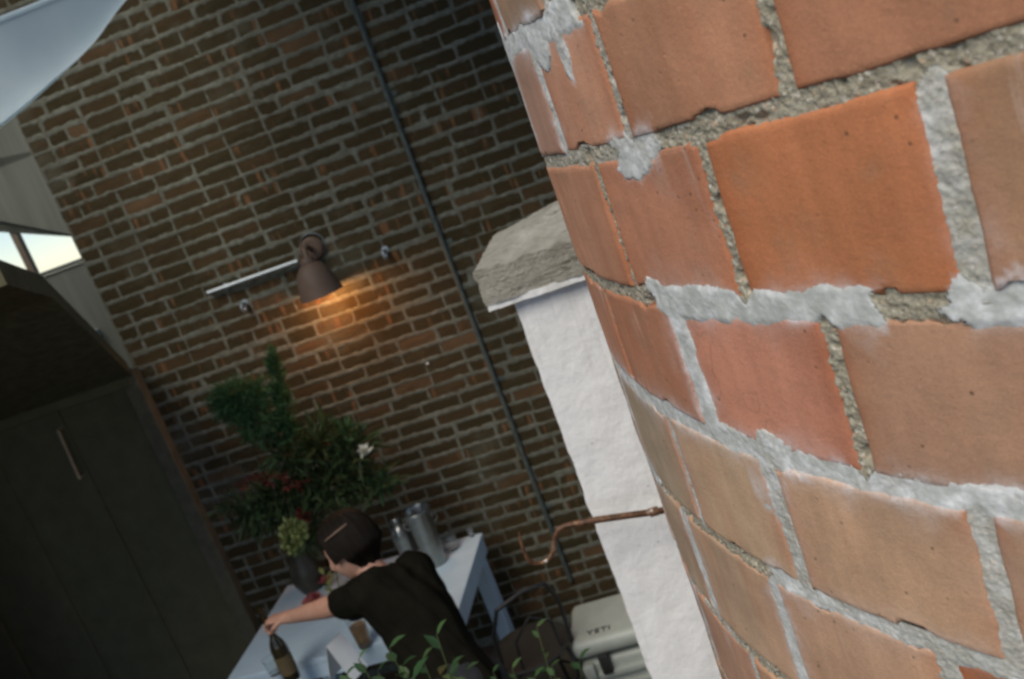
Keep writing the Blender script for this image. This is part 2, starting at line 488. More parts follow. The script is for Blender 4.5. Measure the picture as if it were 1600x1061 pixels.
c = t.mix(.8, c, t.ramp(t.noise(v, 420, 3, .7), [(.3, .86), (.7, 1.13)]), 'MULTIPLY')
# lime bloom and dribbles
dn = t.math('MULTIPLY', t.attr('dust'), t.ramp(t.noise(v, 55, 5, .75), [(.32, .12), (.6, 1.0)]))
c = t.mix(t.math('MINIMUM', dn, .9), c, (0.74, 0.71, 0.71))
drib = t.math('MULTIPLY', t.ramp(t.noise(vst, 36, 4, .65), [(.63, 0.0), (.72, .55)]), t.ramp(t.noise(v, 5, 2), [(.5, 0.0), (.62, 1.0)]))
c = t.mix(drib, c, (0.58, 0.5, 0.45))
t.set(c, .88, spec=.3)
t.bump(t.math('ADD', t.noise(v, 150, 5, .65), t.math('MULTIPLY', pit, -.5)), .35, .003)
M_BLOCK = t.m

def cyl_xyz(TH, H, Rr):
    A = PHI0 - np.radians(TH)
    return np.stack([Rr * np.cos(A), Rr * np.sin(A), CAM_H + H], -1)
# mortar, fine zone
nth, nh = 640, 600
th = np.linspace(-4, 64, nth); hh = np.linspace(-1.06, .27, nh)
TH, H = np.meshgrid(th, hh)
d, sm, hw = joint_field(TH, H)
prof = np.clip(1 - np.clip(d, -0.004, .014) / .004, 0, 2) / 2          # 1 inside, 0 outside
level = -0.0032 + 0.0030 * sm
gr = (fbm(TH * 6, H * 300, 51, 3) - .5) * .0045 * (1.2 - 1.0 * sm) + (fbm(TH * 1.0, H * 50, 52, 2) - .5) * .0024
hole = np.clip(fbm(TH * 1.1, H * 60, 61, 3) - .63, 0, 1) * .06 * (sm < .4)
RR = CH_R + level + gr - hole - np.clip(d, 0, 1) * (.42 - .15 * sm)
RR = np.maximum(RR, CH_R - .010)
P = cyl_xyz(TH, H, RR).reshape(-1, 3)
idx = np.arange(nth * nh).reshape(nh, nth)
F = np.stack([idx[:-1, :-1], idx[1:, :-1], idx[1:, 1:], idx[:-1, 1:]], -1).reshape(-1, 4)
me = bpy.data.meshes.new('mortar')
me.vertices.add(len(P)); me.vertices.foreach_set('co', P.ravel())
me.loops.add(F.size); me.loops.foreach_set('vertex_index', F.ravel())
me.polygons.add(len(F)); me.polygons.foreach_set('loop_start', np.arange(0, F.size, 4))
me.update(calc_edges=True); me.validate()
a = me.attributes.new('smear', 'FLOAT', 'POINT'); a.data.foreach_set('value', sm.ravel())
link('mortar', me, M_CMORTAR, chim, True)
# rest of the shaft: plain mortar cylinder just below the block faces
mb = MB(); mb.lathe([(CH_R - .0155, 0), (CH_R - .0155, 6.2)], n=160)
o = mb.build('mortar_core', M_CMORTAR, chim, True)
a = o.data.attributes.new('smear', 'FLOAT', 'POINT'); a.data.foreach_set('value', [.35] * len(o.data.vertices))

TONE = {  # block colours, each at its own place: (course, theta of the block's middle)
    (0, 44): (.50, .29, .20), (0, 33): (.56, .285, .175), (0, 23): (.50, .245, .14), (0, 11): (.44, .20, .11), (0, 55): (.48, .26, .17),
    (1, 50): (.52, .265, .16), (1, 39): (.52, .26, .155), (1, 28): (.53, .235, .135), (1, 17): (.53, .20, .088), (1, 5): (.40, .225, .13),
    (2, 46): (.50, .235, .14), (2, 35): (.49, .22, .125), (2, 24): (.56, .24, .15), (2, 12): (.47, .26, .16),
    (3, 53): (.46, .33, .22), (3, 41): (.46, .34, .23), (3, 30): (.57, .375, .235), (3, 19): (.55, .335, .205), (3, 7): (.46, .29, .185),
    (4, 56): (.45, .31, .21), (4, 45): (.48, .335, .225), (4, 34): (.54, .355, .23), (4, 22): (.54, .32, .20),
    (5, 51): (.48, .27, .19), (5, 40): (.52, .29, .19), (5, 29): (.5, .29, .18)}
def tone_for(k, thm):
    best = None
    for (kk, tt), c in TONE.items():
        if kk == k and abs(tt - thm) < 6 and (best is None or abs(tt - thm) < best[0]): best = (abs(tt - thm), c)
    if best: return best[1]
    g = random.Random(int(k * 100 + thm)); f = g.uniform(.85, 1.12)
    return tuple(x * f for x in g.choice([(.40, .2, .115), (.45, .17, .08), (.38, .24, .15)]))
def block(k, t0, t1, w0, w1, fine):
    """one curved clay block between two perpends"""
    n_t, n_h = (40, 30) if fine else (6, 3)
    def par(n):
        q = np.linspace(-.955, .955, n)
        return np.concatenate([[-1, -.992, -.975], q, [.975, .992, 1]]) if fine else np.linspace(-1, 1, n)
    a, b = par(n_t), par(n_h)
    A, B = np.meshgrid(a, b)
    arc = math.radians(1) * CH_R
    tl, tr = t0 + w0 * .72 / arc, t1 - w1 * .72 / arc
    T = (tl + tr) / 2 + A * (tr - tl) / 2
    top = bed_h(k, T) - .0078; bot = bed_h(k + 1, T) + .0078
    Hh = (top + bot) / 2 + B * (top - bot) / 2
    if fine:
        e = (fbm(T * .8, Hh * 40, 7, 4) - .48) * .0045
        T = T - np.sign(A) * np.clip(np.abs(A) - .9, 0, 1) * 10 * np.clip(e, -.001, .01) / arc
        e2 = (fbm(T * .8 + 50, Hh * 40, 8, 4) - .48) * .0045
        chip = np.clip(fbm(T * .7 + 7, Hh * 32, 18, 4) - .62, 0, 1) * .085
        e = e + chip; e2 = e2 + chip
        Hh = Hh - np.sign(B) * np.clip(np.abs(B) - .9, 0, 1) * 10 * np.clip(e2, -.001, .01)
    g = random.Random(int(k * 1000 + t0 * 10))
    ex = (1 - np.abs(A)) * (tr - tl) / 2 * arc; ey = (1 - np.abs(B)) * .078
    ed = np.minimum(ex, ey)
    Rr = CH_R + g.uniform(-.0015, .0015) + A * g.uniform(-.0012, .0012) + B * g.uniform(-.001, .001)
    if fine:
        Rr = Rr - .0035 * np.clip(1 - ed / .0045, 0, 1) ** 2 + (fbm(T * .5, Hh * 25, 15, 2) - .5) * .002
    nb, na = A.shape
    Tb = T.copy(); Pf = cyl_xyz(T, Hh, Rr)
    ring = [(0, i) for i in range(na)] + [(j, na - 1) for j in range(1, nb)] + [(nb - 1, i) for i in range(na - 2, -1, -1)] + [(j, 0) for j in range(nb - 2, 0, -1)]
    Pb = np.array([cyl_xyz(T[j, i], Hh[j, i], CH_R - .022) for j, i in ring])
    idx = np.arange(nb * na).reshape(nb, na)
    F = np.stack([idx[:-1, :-1], idx[1:, :-1], idx[1:, 1:], idx[:-1, 1:]], -1).reshape(-1, 4).tolist()
    m = len(ring); o0 = nb * na
    for i in range(m):
        j = (i + 1) % m
        F.append([int(idx[ring[i]]), int(idx[ring[j]]), o0 + j, o0 + i])
    V = np.concatenate([Pf.reshape(-1, 3), Pb])
    dust = None; rim = None
    if fine:
        dd, ss, _ = joint_field(T, Hh)
        dust = np.clip(ss - .45, 0, 1) * (.5 + 3.2 * fbm(T * .6, Hh * 30, 88, 3) ** 2) * np.exp(-np.clip(dd, 0, 1) / (.004 + .016 * fbm(T * .5 + 9, Hh * 25, 89, 2) ** 2))
        dust = np.concatenate([dust.ravel(), np.zeros(m)])
        rim = np.concatenate([np.exp(-ex / .016).ravel(), np.zeros(m)])
    return V, F, dust, rim
rest = MB()
for k in range(-17, 18):
    if k not in PERP:
        th_list = [(((k * 37) % 10) / 10.0) * MOD + MOD * i for i in range(0, 32)]
        wd = {}
    else:
        known = sorted(PERP[k]); th_list = list(known)
        while th_list[-1] + MOD < known[0] + 360 - 6: th_list.append(th_list[-1] + MOD)
        wd = PERP[k]
    if k not in BED: BED[k] = (BED[-2][0] + .16 * (-2 - k), 0) if k < -2 else (BED[8][0] - .16 * (k - 8), 0)
    if k + 1 not in BED: BED[k + 1] = (BED[8][0] - .16 * (k + 1 - 8), 0) if k + 1 > 8 else (BED[-2][0] + .16 * (-3 - k), 0)
    if bed_h(k + 1, 0) < -CAM_H + .02: continue
    for i in range(len(th_list)):
        t0 = th_list[i]; t1 = th_list[i + 1] if i + 1 < len(th_list) else th_list[0] + 360
        w0 = wd.get(t0, (.009, 0))[0]; w1 = wd.get(t1, (.009, 0))[0]
        mid = (t0 + t1) / 2
        single = -16 < mid < 70 and -2 <= k <= 7
        fine = -2 < mid < 58 and -1 <= k <= 6
        V, F, dust, rim = block(k, t0, t1, w0, w1, fine)
        if not single:
            rest.add(V.tolist(), F); continue
        me = bpy.data.meshes.new('brick'); me.from_pydata(V.tolist(), [], F); me.update()
        bm = bmesh.new(); bm.from_mesh(me); bmesh.ops.recalc_face_normals(bm, faces=bm.faces); bm.to_mesh(me); bm.free()
        o = link('brick', me, M_BLOCK, chim, fine)
        o.color = (*tone_for(k, mid), 1)
        if dust is not None:
            a = me.attributes.new('dust', 'FLOAT', 'POINT'); a.data.foreach_set('value', dust)
            a = me.attributes.new('rim', 'FLOAT', 'POINT'); a.data.foreach_set('value', rim)
o = rest.build('brickwork', M_BLOCK, chim); o['kind'] = 'stuff'; o.color = (.41, .2, .115, 1)

# ------------------------------------------------------------------ white pier with a rough concrete cap
PIER_RZ = rad(-9.5)
p0 = at_depth(740, 425, 2.5)                                   # front left top corner of the cap
pier = empty('white_pier', (at_depth(800, 465, 2.5).x, 2.5, 0), PIER_RZ)
tag(pier, 'white painted masonry pier with a sloping grey concrete cap, left of the chimney', 'pier')
t = NT('white_paint'); v = t.coord()
n1 = t.noise(v, 9, 5, .6)
c = t.ramp(n1, [(.3, (.78, .78, .78)), (.7, (.88, .88, .88))])
c = t.mix(t.ramp(t.noise(v, 30, 5, .7), [(.66, 0), (.8, .5)]), c, (.42, .41, .38))
dr = t.math('MULTIPLY', t.ramp(t.noise(t.coord('Object', None, (1, 1, .06)), 26, 4, .6), [(.5, 0), (.7, .6)]), t.ramp(t.noise(v, 4, 4), [(.42, 0), (.62, 1)]))
c = t.mix(dr, c, (.55, .54, .49))
c = t.mix(t.ramp(t.vor(v, 16), [(.03, .8), (.06, 0)]), c, (.3, .28, .24))
t.set(c, .75)
t.bump(t.math('ADD', t.noise(v, 34, 6, .65), t.noise(t.coord('Object', None, (1, 1, .45)), 13, 3)), .6, .007)
M_WPAINT = t.m
t = NT('cap_concrete'); v = t.coord()
c = t.ramp(t.noise(v, 16, 6, .65), [(.3, (.31, .29, .235)), (.55, (.43, .405, .345)), (.75, (.55, .525, .47))])
c = t.mix(t.ramp(t.noise(v, 60, 4, .7), [(.60, 0), (.72, .7)]), c, (.11, .095, .07))
c = t.mix(t.ramp(t.noise(t.coord('Object', None, (.35, 1, 2.2)), 26, 4, .7), [(.6, 0), (.68, .75)]), c, (.09, .08, .055))
t.set(c, .95); t.bump(t.math('ADD', t.noise(v, 80, 6, .7), t.noise(t.coord('Object', None, (.35, 1, 2.2)), 26, 4, .7)), 1.0, .010)
M_CAP = t.m
zt = p0.z; zb = at_depth(762, 478, 2.5).z
PW, PD, OV = .47, .47, .072
# shaft: subdivided so that its faces and edges are uneven like painted brick
def rough_box(x0, x1, y0, y1, z0, z1, step, amp, seed, freq=22):
    mb = MB()
    def face(o, du, dv, nrm, nu, nv):
        I, J = np.meshgrid(np.arange(nu + 1) / nu, np.arange(nv + 1) / nv)
        p = np.array(o) + I[..., None] * np.array(du) + J[..., None] * np.array(dv)
        q = (fbm(p[..., 0] * freq + p[..., 1] * freq * .7, p[..., 2] * freq + p[..., 1] * 3, seed) - .5) * 2 * amp
        q2 = (fbm(p[..., 2] * freq * .8, p[..., 0] * freq + p[..., 1] * freq, seed + 5) - .5) * 2 * amp
        vs = (p + np.stack([q, q2, (q - q2) * .5], -1)).reshape(-1, 3).tolist()
        mb.add(vs, [(j * (nu + 1) + i, j * (nu + 1) + i + 1, (j + 1) * (nu + 1) + i + 1, (j + 1) * (nu + 1) + i) for j in range(nv) for i in range(nu)])
    dx, dy, dz = x1 - x0, y1 - y0, z1 - z0
    k = lambda L: max(1, int(L / step))
    face((x0, y0, z0), (dx, 0, 0), (0, 0, dz), None, k(dx), k(dz))
    face((x1, y0, z0), (0, dy, 0), (0, 0, dz), None, k(dy), k(dz))
    face((x1, y1, z0), (-dx, 0, 0), (0, 0, dz), None, k(dx), k(dz))
    face((x0, y1, z0), (0, -dy, 0), (0, 0, dz), None, k(dy), k(dz))
    face((x0, y0, z1), (dx, 0, 0), (0, dy, 0), None, k(dx), k(dy))
    bm = bmesh.new(); me = mb.mesh('tmp'); bm.from_mesh(me); bmesh.ops.remove_doubles(bm, verts=bm.verts, dist=.0008)
    mb2 = MB(); bm.verts.index_update(); mb2.v = [tuple(v.co) for v in bm.verts]; mb2.f = [tuple(v.index for v in f.verts) for f in bm.faces]; bm.free()
    return mb2
rough_box(0, PW, 0, PD, 0, zb - .012, .018, .004, 2).build('shaft', M_WPAINT, pier, True)
# cap: front band, then four slopes
cap = MB(); x0, x1, y0, y1 = -OV, PW + OV, -OV + .035, PD + OV
N = 26
def capz(i, j):
    u, w = abs(i / N * 2 - 1), abs(j / N * 2 - 1)
    return zt + min(1 - max(u, w), .8) * .085
vs = []
for j in range(N + 1):
    for i in range(N + 1):
        x = x0 + (x1 - x0) * i / N; y = y0 + (y1 - y0) * j / N
        q = (float(fbm(np.array(x * 30), np.array(y * 30), 4)) - .5) * .022
        q3 = (float(fbm(np.array(x * 60 + 9), np.array(y * 60), 14)) - .5) * .008
        vs.append((x + q * .4, y + q * .4, capz(i, j) + q * .8 + q3))
cap.add(vs, [(j * (N + 1) + i, j * (N + 1) + i + 1, (j + 1) * (N + 1) + i + 1, (j + 1) * (N + 1) + i) for j in range(N) for i in range(N)])
ring = [(i, 0) for i in range(N + 1)] + [(N, j) for j in range(1, N + 1)] + [(i, N) for i in range(N - 1, -1, -1)] + [(0, j) for j in range(N - 1, 0, -1)]
n0 = len(cap.v); rows_n = 6
top_i = [j * (N + 1) + i for i, j in ring]
for kz in range(1, rows_n + 1):
    for (i, j) in ring:
        x, y, z = vs[j * (N + 1) + i]
        fz = kz / rows_n
        zz = z + (zb + .004 - z) * fz
        q = (float(fbm(np.array((x + y) * 28), np.array(zz * 40), 24)) - .5) * .014
        ins = .008 * fz
        cx_, cy_ = (x0 + x1) / 2, (y0 + y1) / 2
        cap.v.append((x + (cx_ - x) * ins + q * (1 if abs(x - x0) < .03 else -.3), y + (cy_ - y) * ins + q, zz))
m = len(ring)
for kz in range(rows_n):
    a0_ = top_i if kz == 0 else [n0 + (kz - 1) * m + i for i in range(m)]
    b0_ = [n0 + kz * m + i for i in range(m)]
    for i in range(m):
        cap.f.append((a0_[i], a0_[(i + 1) % m], b0_[(i + 1) % m], b0_[i]))
cap.f.append(tuple(n0 + (rows_n - 1) * m + i for i in range(m)))
co = cap.build('cap', M_CAP, pier, True)
rough_box(-OV + .006, PW + OV - .006, y0 + .006, y1 - .006, zb - .012, zb + .006, .012, .003, 8, 60).build('bead', M_WPAINT, co, True)

# ------------------------------------------------------------------ rusty handrail with a scrolled end
t = NT('rusty_metal'); v = t.coord()
n1 = t.noise(v, 45, 5, .65)
c = t.ramp(n1, [(.3, (.035, .018, .01)), (.5, (.11, .05, .024)), (.64, (.2, .10, .05)), (.73, (.7, .68, .64))])
t.set(c, .55, .25); t.bump(t.noise(v, 150, 4), .5, .002)
M_RUST = t.m
pts = [(1060, 793, 2.36), (1022, 800, 2.36), (970, 807, 2.36), (935, 812, 2.37), (905, 817, 2.38), (882, 822, 2.39), (872, 828, 2.39), (867, 838, 2.39), (866, 850, 2.39),
       (864, 862, 2.39), (858, 873, 2.39), (847, 880, 2.39), (834, 880, 2.39), (824, 873, 2.39), (818, 860, 2.39), (813, 843, 2.39), (811, 832, 2.39)]
P3 = [Vector((.36, 2.60, 1.585)), Vector((.355, 2.47, 1.583)), Vector((.33, 2.385, 1.582))] + [at_depth(*p) for p in pts]
rail = empty('handrail', P3[0])
tag(rail, 'thin rusty metal handrail with a hooked end crossing the white pier', 'handrail')
MB().tube([p - P3[0] for p in P3], [.0095] * 8 + [.008] * 2 + [.0065] * 6 + [.006, .005, .004, .003], 10).build('rail', M_RUST, rail, True)
q = P3[4] - P3[0]
MB().tube([q + Vector((.012, 0, 0)), q + Vector((-.012, 0, .002))], .0125, 12).build('collar', M_RUST, rail, True)

# ------------------------------------------------------------------ things fixed to the brick wall
M_GALV = simple('galvanised_steel', (.075, .09, .08), .65, .2, .25, 30)
s0, _ = on_wall(548, 0, .02)
cond = empty('conduit', wall_pt(s0, 0, .019), WALL_RZ)
tag(cond, 'long thin grey-green electrical conduit running vertically down the brick wall', 'conduit')
MB().tube([(0, 0, .25), (.001, 0, 1.2), (0, 0, 2.2), (.002, 0, 3.4), (0, 0, 5.2)], .0125, 12).build('tube', M_GALV, cond, True)
for hz in (.7, 1.45, 2.2, 2.95, 3.7):
    MB().tube([(0, 0, hz - .012), (0, 0, hz + .012)], .0155, 12).box((.03, .012, hz), (.036, .004, .022), bev=.001).build('strap', M_GALV, cond)

M_LAMP = simple('brown_enamel', (.115, .072, .048), .6, 0, .15, 8)
M_CARDW = simple('white_nail', (.85, .85, .85), .4)
M_STEEL = simple('bright_steel', (.42, .46, .48), .5, .8, .1, 14)
t = NT('lit_bulb'); t.set((1, .6, .25), .4); t.b.inputs['Emission Color'].default_value = (1, .42, .12, 1); t.b.inputs['Emission Strength'].default_value = 14
M_BULB = t.m
s1, h1 = on_wall(484, 392, .06)
lamp = empty('wall_lamp', wall_pt(s1, h1, 0), WALL_RZ)
tag(lamp, 'brown cone shaded wall lamp glowing orange on the brick wall', 'wall lamp')
def wl_local(px, py, off):
    s, h = on_wall(px, py, off); return Vector((s - s1, -off, h - h1))
RX = Matrix.Rotation(rad(90), 3, 'X')
MB().lathe([(0.0, .0), (.062, .0), (.062, .02), (.05, .034), (0, .036)], (0, 0, 0), 28, RX).build('back_plate', M_LAMP, lamp, True)
MB().lathe([(.066, .0), (.07, .006), (.066, .014)], (0.006, 0, .012), 28, RX).build('rim', M_STEEL, lamp, True)
neck = wl_local(482, 412, .17); mouth = wl_local(502, 457, .17)
ax = (mouth - neck).normalized(); ln = (mouth - neck).length
Q = Vector((0, 0, -1)).rotation_difference(ax).to_matrix()
MB().tube([(0, -.02, 0), (0, -.09, .03), (neck.x * .6, -.14, .02), neck], .013, 10).build('arm', M_LAMP, lamp, True)
MB().lathe([(.0, .03), (.028, .03), (.036, .015), (.036, -.03), (.03, -.04)], neck, 22, Q).build('socket', M_LAMP, lamp, True)
sh = MB().lathe([(.03, .005), (.055, -.01), (.082, -ln * .3), (.098, -ln * .7), (.110, -ln * 1.08), (.106, -ln * 1.08), (.094, -ln * .71), (.078, -ln * .32), (.05, -.014), (.026, .001)], neck, 36, Q)
sh.build('shade', M_LAMP, lamp, True)
bc = neck + ax * (ln * .62)
MB().lathe([(0, .05), (.014, .045), (.018, .02), (.032, -.015), (.03, -.035), (.014, -.05), (0, -.053)], bc, 18, Q).build('bulb', M_BULB, lamp, True)
ld = bpy.data.lights.new('bulb_light', 'POINT'); ld.energy = 5.0; ld.color = (1, .46, .17); ld.shadow_soft_size = .03
lo = bpy.data.objects.new('bulb_light', ld); COL.objects.link(lo); lo.parent = lamp; lo.location = mouth + ax * .012

sa, ha = on_wall(325, 458, .03); sb, hb = on_wall(466, 408, .03)
bar = empty('feed_conduit', wall_pt(sa, ha, .03), WALL_RZ)
tag(bar, 'short bright steel conduit running sideways into the wall lamp', 'conduit')
MB().tube([(0, 0, 0), ((sb - sa) * .5, 0, (hb - ha) * .5), (sb - sa, 0, hb - ha)], .0125, 12).build('tube', M_STEEL, bar, True)
MB().box((.1, .015, 0), (.02, .03, .034), bev=.002).build('strap', M_STEEL, bar)
for (px, py, lab) in ((380, 475, 'small bright steel eye hook on the bricks below the steel conduit'), (600, 392, 'small bright steel eye hook on the bricks right of the wall lamp')):
    sa, ha = on_wall(px, py, .03)
    hk = empty('eye_hook', wall_pt(sa, ha, 0), WALL_RZ); tag(hk, lab, 'hook', 'eye hooks beside the wall lamp')
    MB().lathe([(0, .0), (.02, .0), (.018, .007), (0, .009)], (0, 0, .0), 14, RX).build('plate', M_STEEL, hk, True)
    MB().tube([(0, -.005, 0), (0, -.045, .002)], .008, 8).build('shank', M_STEEL, hk, True)
    MB().tube([(0, -.045 - .022 * math.sin(a), .004 + .022 * math.cos(a) - .022) for a in [k * math.pi / 6 for k in range(12)]], .0075, 8).build('eye', M_STEEL, hk, True)

sa, ha = on_wall(668, 568, .01)
nl = empty('nail', wall_pt(sa, ha, 0), WALL_RZ); tag(nl, 'tiny bright nail head in the brick wall below the right eye hook', 'nail')
MB().lathe([(0, .014), (.005, .0135), (.0065, .011), (.005, .009)], (0, 0, 0), 12, RX).build('head', M_CARDW, nl, True)
MB().lathe([(.0025, -.005), (.0025, .0095)], (0, 0, 0), 8, RX).build('shank', M_STEEL, nl, True)

# ------------------------------------------------------------------ left side: grey panels, gap to the sky, dark lean-to
M_GREYPANEL = None
t = NT('grey_fibre_panel'); v = t.coord('Object', None, (1, 1, .08))
c = t.ramp(t.noise(v, 9, 4, .6), [(.3, (.11, .115, .09)), (.7, (.18, .185, .15))])
t.set(c, .9); t.bump(t.noise(v, 30, 3), .2, .01); M_GREYPANEL = t.m
BK = 1.0                                                    # metres behind the brick wall's face
g_up = empty('grey_screen', wall_pt(-2.6, 0, -BK), WALL_RZ)
tag(g_up, 'pale grey sheet screen hanging above the bright gap beside the brick wall', 'screen')
def bk(px, py, off=-BK):
    s, h = on_wall(px, py, off); return Vector((s + 2.6, 0, h))
a_, b_ = bk(-250, 297), bk(150, 374); j_, k_ = bk(-250, 347), bk(100, 222)
jh = bk(25, 249).z
MB().prism([a_, b_, (b_.x, 0, jh - .012), (a_.x, 0, jh - .012)], (0, .03, 0)).build('panel', M_GREYPANEL, g_up)
MB().prism([(a_.x, 0, jh + .012), (b_.x, 0, jh + .012), (b_.x, 0, 5.4), (a_.x, 0, 5.4)], (0, .03, 0)).build('panel', M_GREYPANEL, g_up)
MB().box(((a_.x + b_.x) / 2, .05, jh), (b_.x - a_.x, .04, .05)).build('rail', simple('dark_rail', (.04, .038, .028)), g_up)
for q in range(6):
    xx = b_.x - .12 - q * .31
    MB().box((xx, -.006, (jh + 5.4) / 2), (.035, .012, 5.4 - jh - .05), bev=.003).build('batten', M_GREYPANEL, g_up)
g_lo = empty('grey_fence', wall_pt(-2.6, 0, -BK), WALL_RZ)
tag(g_lo, 'grey sheet fence below the bright gap, left of the brick wall', 'fence')
ht = bk(100, 420).z
for q in range(5):
    x1_ = b_.x - q * .62
    MB().box((x1_ - .31, .02, ht / 2), (.612, .03, ht), bev=.004).build('panel', M_GREYPANEL, g_lo)
MB().box((b_.x - 1.55, .02, ht + .014), (3.1, .06, .024), bev=.004).build('top_rail', simple('fence_rail', (.10, .11, .10)), g_lo)
pp = bk(20, 378)
MB().box((pp.x, .06, ht / 2 + .6), (.045, .045, ht + 1.2), bev=.004).build('post', simple('brown_post', (.16, .12, .08)), g_lo)
br = bk(147, 522)
MB().box((br.x, -.02, br.z), (.09, .05, .05), bev=.008).build('bracket', simple('pale_bracket', (.36, .42, .40)), g_lo)

M_DARKWOOD = simple('dark_stained_timber', (.15, .13, .075), .9, 0, .12, 9, .12, spec=.1)
M_DARKROOF = simple('dark_roofing_felt', (.13, .115, .068), .95, 0, .25, 20, .3, spec=.2)
shed = empty('lean_to', wall_pt(-3.0, 0, 0), WALL_RZ)
tag(shed, 'dark timber lean-to shed with a sloping felt roof at the left', 'shed')
def sl(px, py, off):
    s, h = on_wall(px, py, off); return Vector((s + 3.0, -off, h))
A_, B_, C_ = sl(198, 566, .03), sl(65, 430, 1.25), sl(-10, 402, 1.9)
th_ = Vector((0, 0, -.09)); LX = Vector((-2.6, 0, .0))
rf = MB()
for (p, q) in ((A_, B_), (B_, C_)):
    rf.add([p, q, q + LX, p + LX, p + th_, q + th_, q + LX + th_, p + LX + th_],
           [(0, 1, 2, 3), (4, 5, 6, 7), (0, 1, 5, 4), (2, 3, 7, 6), (0, 3, 7, 4), (1, 2, 6, 5)])
rfo = rf.build('roof', M_DARKROOF, shed)
# fascia along the wall side and the shed front with boards and door
fz = sl(100, 612, .03).z
MB().box((A_.x - 1.3, -.05, (A_.z + fz) / 2 - .05), (2.6, .05, A_.z - fz + .06), bev=.004).build('fascia', M_DARKWOOD, shed)
MB().box((A_.x - .012, -.02, fz / 2), (.085, .10, fz), bev=.005).build('door_post', simple('post_grey', (.12, .105, .065)), shed)
for q in range(16):
    xx = A_.x - .12 - q * .155
    MB().box((xx, .02 + .004 * (q % 3), fz / 2), (.1535, .03, fz), bev=.002).build('board', M_DARKWOOD, shed)
hp, hq = sl(90, 672, .05), sl(124, 748, .05)
MB().tube([hp, hp.lerp(hq, .5), hq], .008, 8).tube([hp, hp + Vector((0, .05, 0))], .006, 8).tube([hq, hq + Vector((0, .05, 0))], .006, 8).build('door_handle', simple('handle_bronze', (.38, .31, .2), .6, .1), shed, True)

# ------------------------------------------------------------------ unseen house side, added to shade the brick wall's left part
nh_ = empty('added_shade_house', (-3.05, 2.6, 0), rad(-4))
tag(nh_, 'tall dark rendered house side added out of view on the left to shade the brick wall', 'house')
M_NH = simple('grey_brown_render', (.09, .082, .062), .95, 0, .2, 6, .4)
MB().box((-1.5, 0, 2.15), (3.0, 3.5, 4.3), bev=.01).build('wall', M_NH, nh_)
MB().box((-1.5, 0, 4.365), (3.16, 3.66, .12), bev=.01).build('coping', M_CAP, nh_)
wf = MB().box((.012, -.3, 3.2), (.05, .92, 1.22), bev=.006).build('window', simple('window_frame', (.3, .3, .28), .6), nh_)
MB().box((.045, -.3, 3.2), (.02, .80, 1.10)).build('pane', simple('dark_pane', (.02, .025, .025), .1, 0, .05), wf)
MB().box((.06, -.3, 2.56), (.12, 1.04, .05), bev=.005).build('sill', M_CAP, wf)

# ------------------------------------------------------------------ shade sails
t = NT('sail_cloth'); v = t.coord()
c = t.ramp(t.noise(v, 4, 4), [(.3, (.76, .84, .88)), (.7, (.83, .90, .93))])
t.set(c, .8)
tr = t.n('ShaderNodeBsdfTranslucent'); t.l(c, tr.inputs[0])
mx = t.n('ShaderNodeMixShader'); mx.inputs[0].default_value = .7
t.l(t.b.outputs[0], mx.inputs[1]); t.l(tr.outputs[0], mx.inputs[2]); t.l(mx.outputs[0], t.out.inputs[0])
wv = t.n('ShaderNodeTexWave'); wv.inputs['Scale'].default_value = 60; t.l(v, wv.inputs[0]); t.bump(wv.outputs['Fac'], .08, .002)
M_SAIL = t.m
def sail(name, label, curves, thick=.004, nu=24, group=None):
    """cloth spanned between two edge curves (lists of points), hemmed, with thickness"""
    ea, eb = curves
    def samp(c, f):
        f *= len(c) - 1; i = min(int(f), len(c) - 2); f -= i
        p0, p1, p2, p3 = c[max(i - 1, 0)], c[i], c[i + 1], c[min(i + 2, len(c) - 1)]
        return .5 * ((2 * p1) + (p2 - p0) * f + (2 * p0 - 5 * p1 + 4 * p2 - p3) * f * f + (3 * p1 - p0 - 3 * p2 + p3) * f ** 3)
    ctr = ea[0]
    root = empty(name, ctr); tag(root, label, 'shade sail', group)
    mb = MB(); nv = 16; vs = []
    for j in range(nv + 1):
        for i in range(nu + 1):
            p = samp(ea, i / nu).lerp(samp(eb, i / nu), j / nv)
            p = p + Vector((0, 0, -.10 * math.sin(math.pi * j / nv) * math.sin(math.pi * i / nu)))
            vs.append(p - ctr)
    n = len(vs); w = nu + 1
    mb.add(vs + [p + Vector((0, 0, thick)) for p in vs],
           [(j * w + i, j * w + i + 1, (j + 1) * w + i + 1, (j + 1) * w + i) for j in range(nv) for i in range(nu)] +
           [(n + j * w + i, n + (j + 1) * w + i, n + (j + 1) * w + i + 1, n + j * w + i + 1) for j in range(nv) for i in range(nu)])
    mb.build('cloth', M_SAIL, root, True)
    for e in (ea, eb):
        MB().tube([samp(e, i / 30) - ctr for i in range(31)], .009, 8).build('hem', M_SAIL, root, True)
    return root
K = at_depth(275, -85, 4.5)
low = [K, at_depth(190, 0, 4.3), at_depth(150, 57, 4.2), at_depth(95, 113, 4.05), at_depth(0, 195, 3.85), at_depth(-160, 300, 3.6)]
upp = [K + Vector((-.02, 0, .02)), at_depth(170, -40, 4.2), at_depth(75, 0, 3.9), at_depth(0, 30, 3.7), at_depth(-100, 68, 3.4), at_depth(-260, 120, 3.1)]
sail('shade_sail', 'pale blue-white shade sail with a curved hem in the top left corner', (low, upp))
v1, v2, v3, v4 = Vector((-1.35, 2.5, 4.55)), Vector((.35, 2.55, 4.4)), Vector((.5, 4.6, 4.5)), Vector((-1.1, 4.85, 4.7))  # corners of an unseen overhead sail, added to keep sun off table and wall
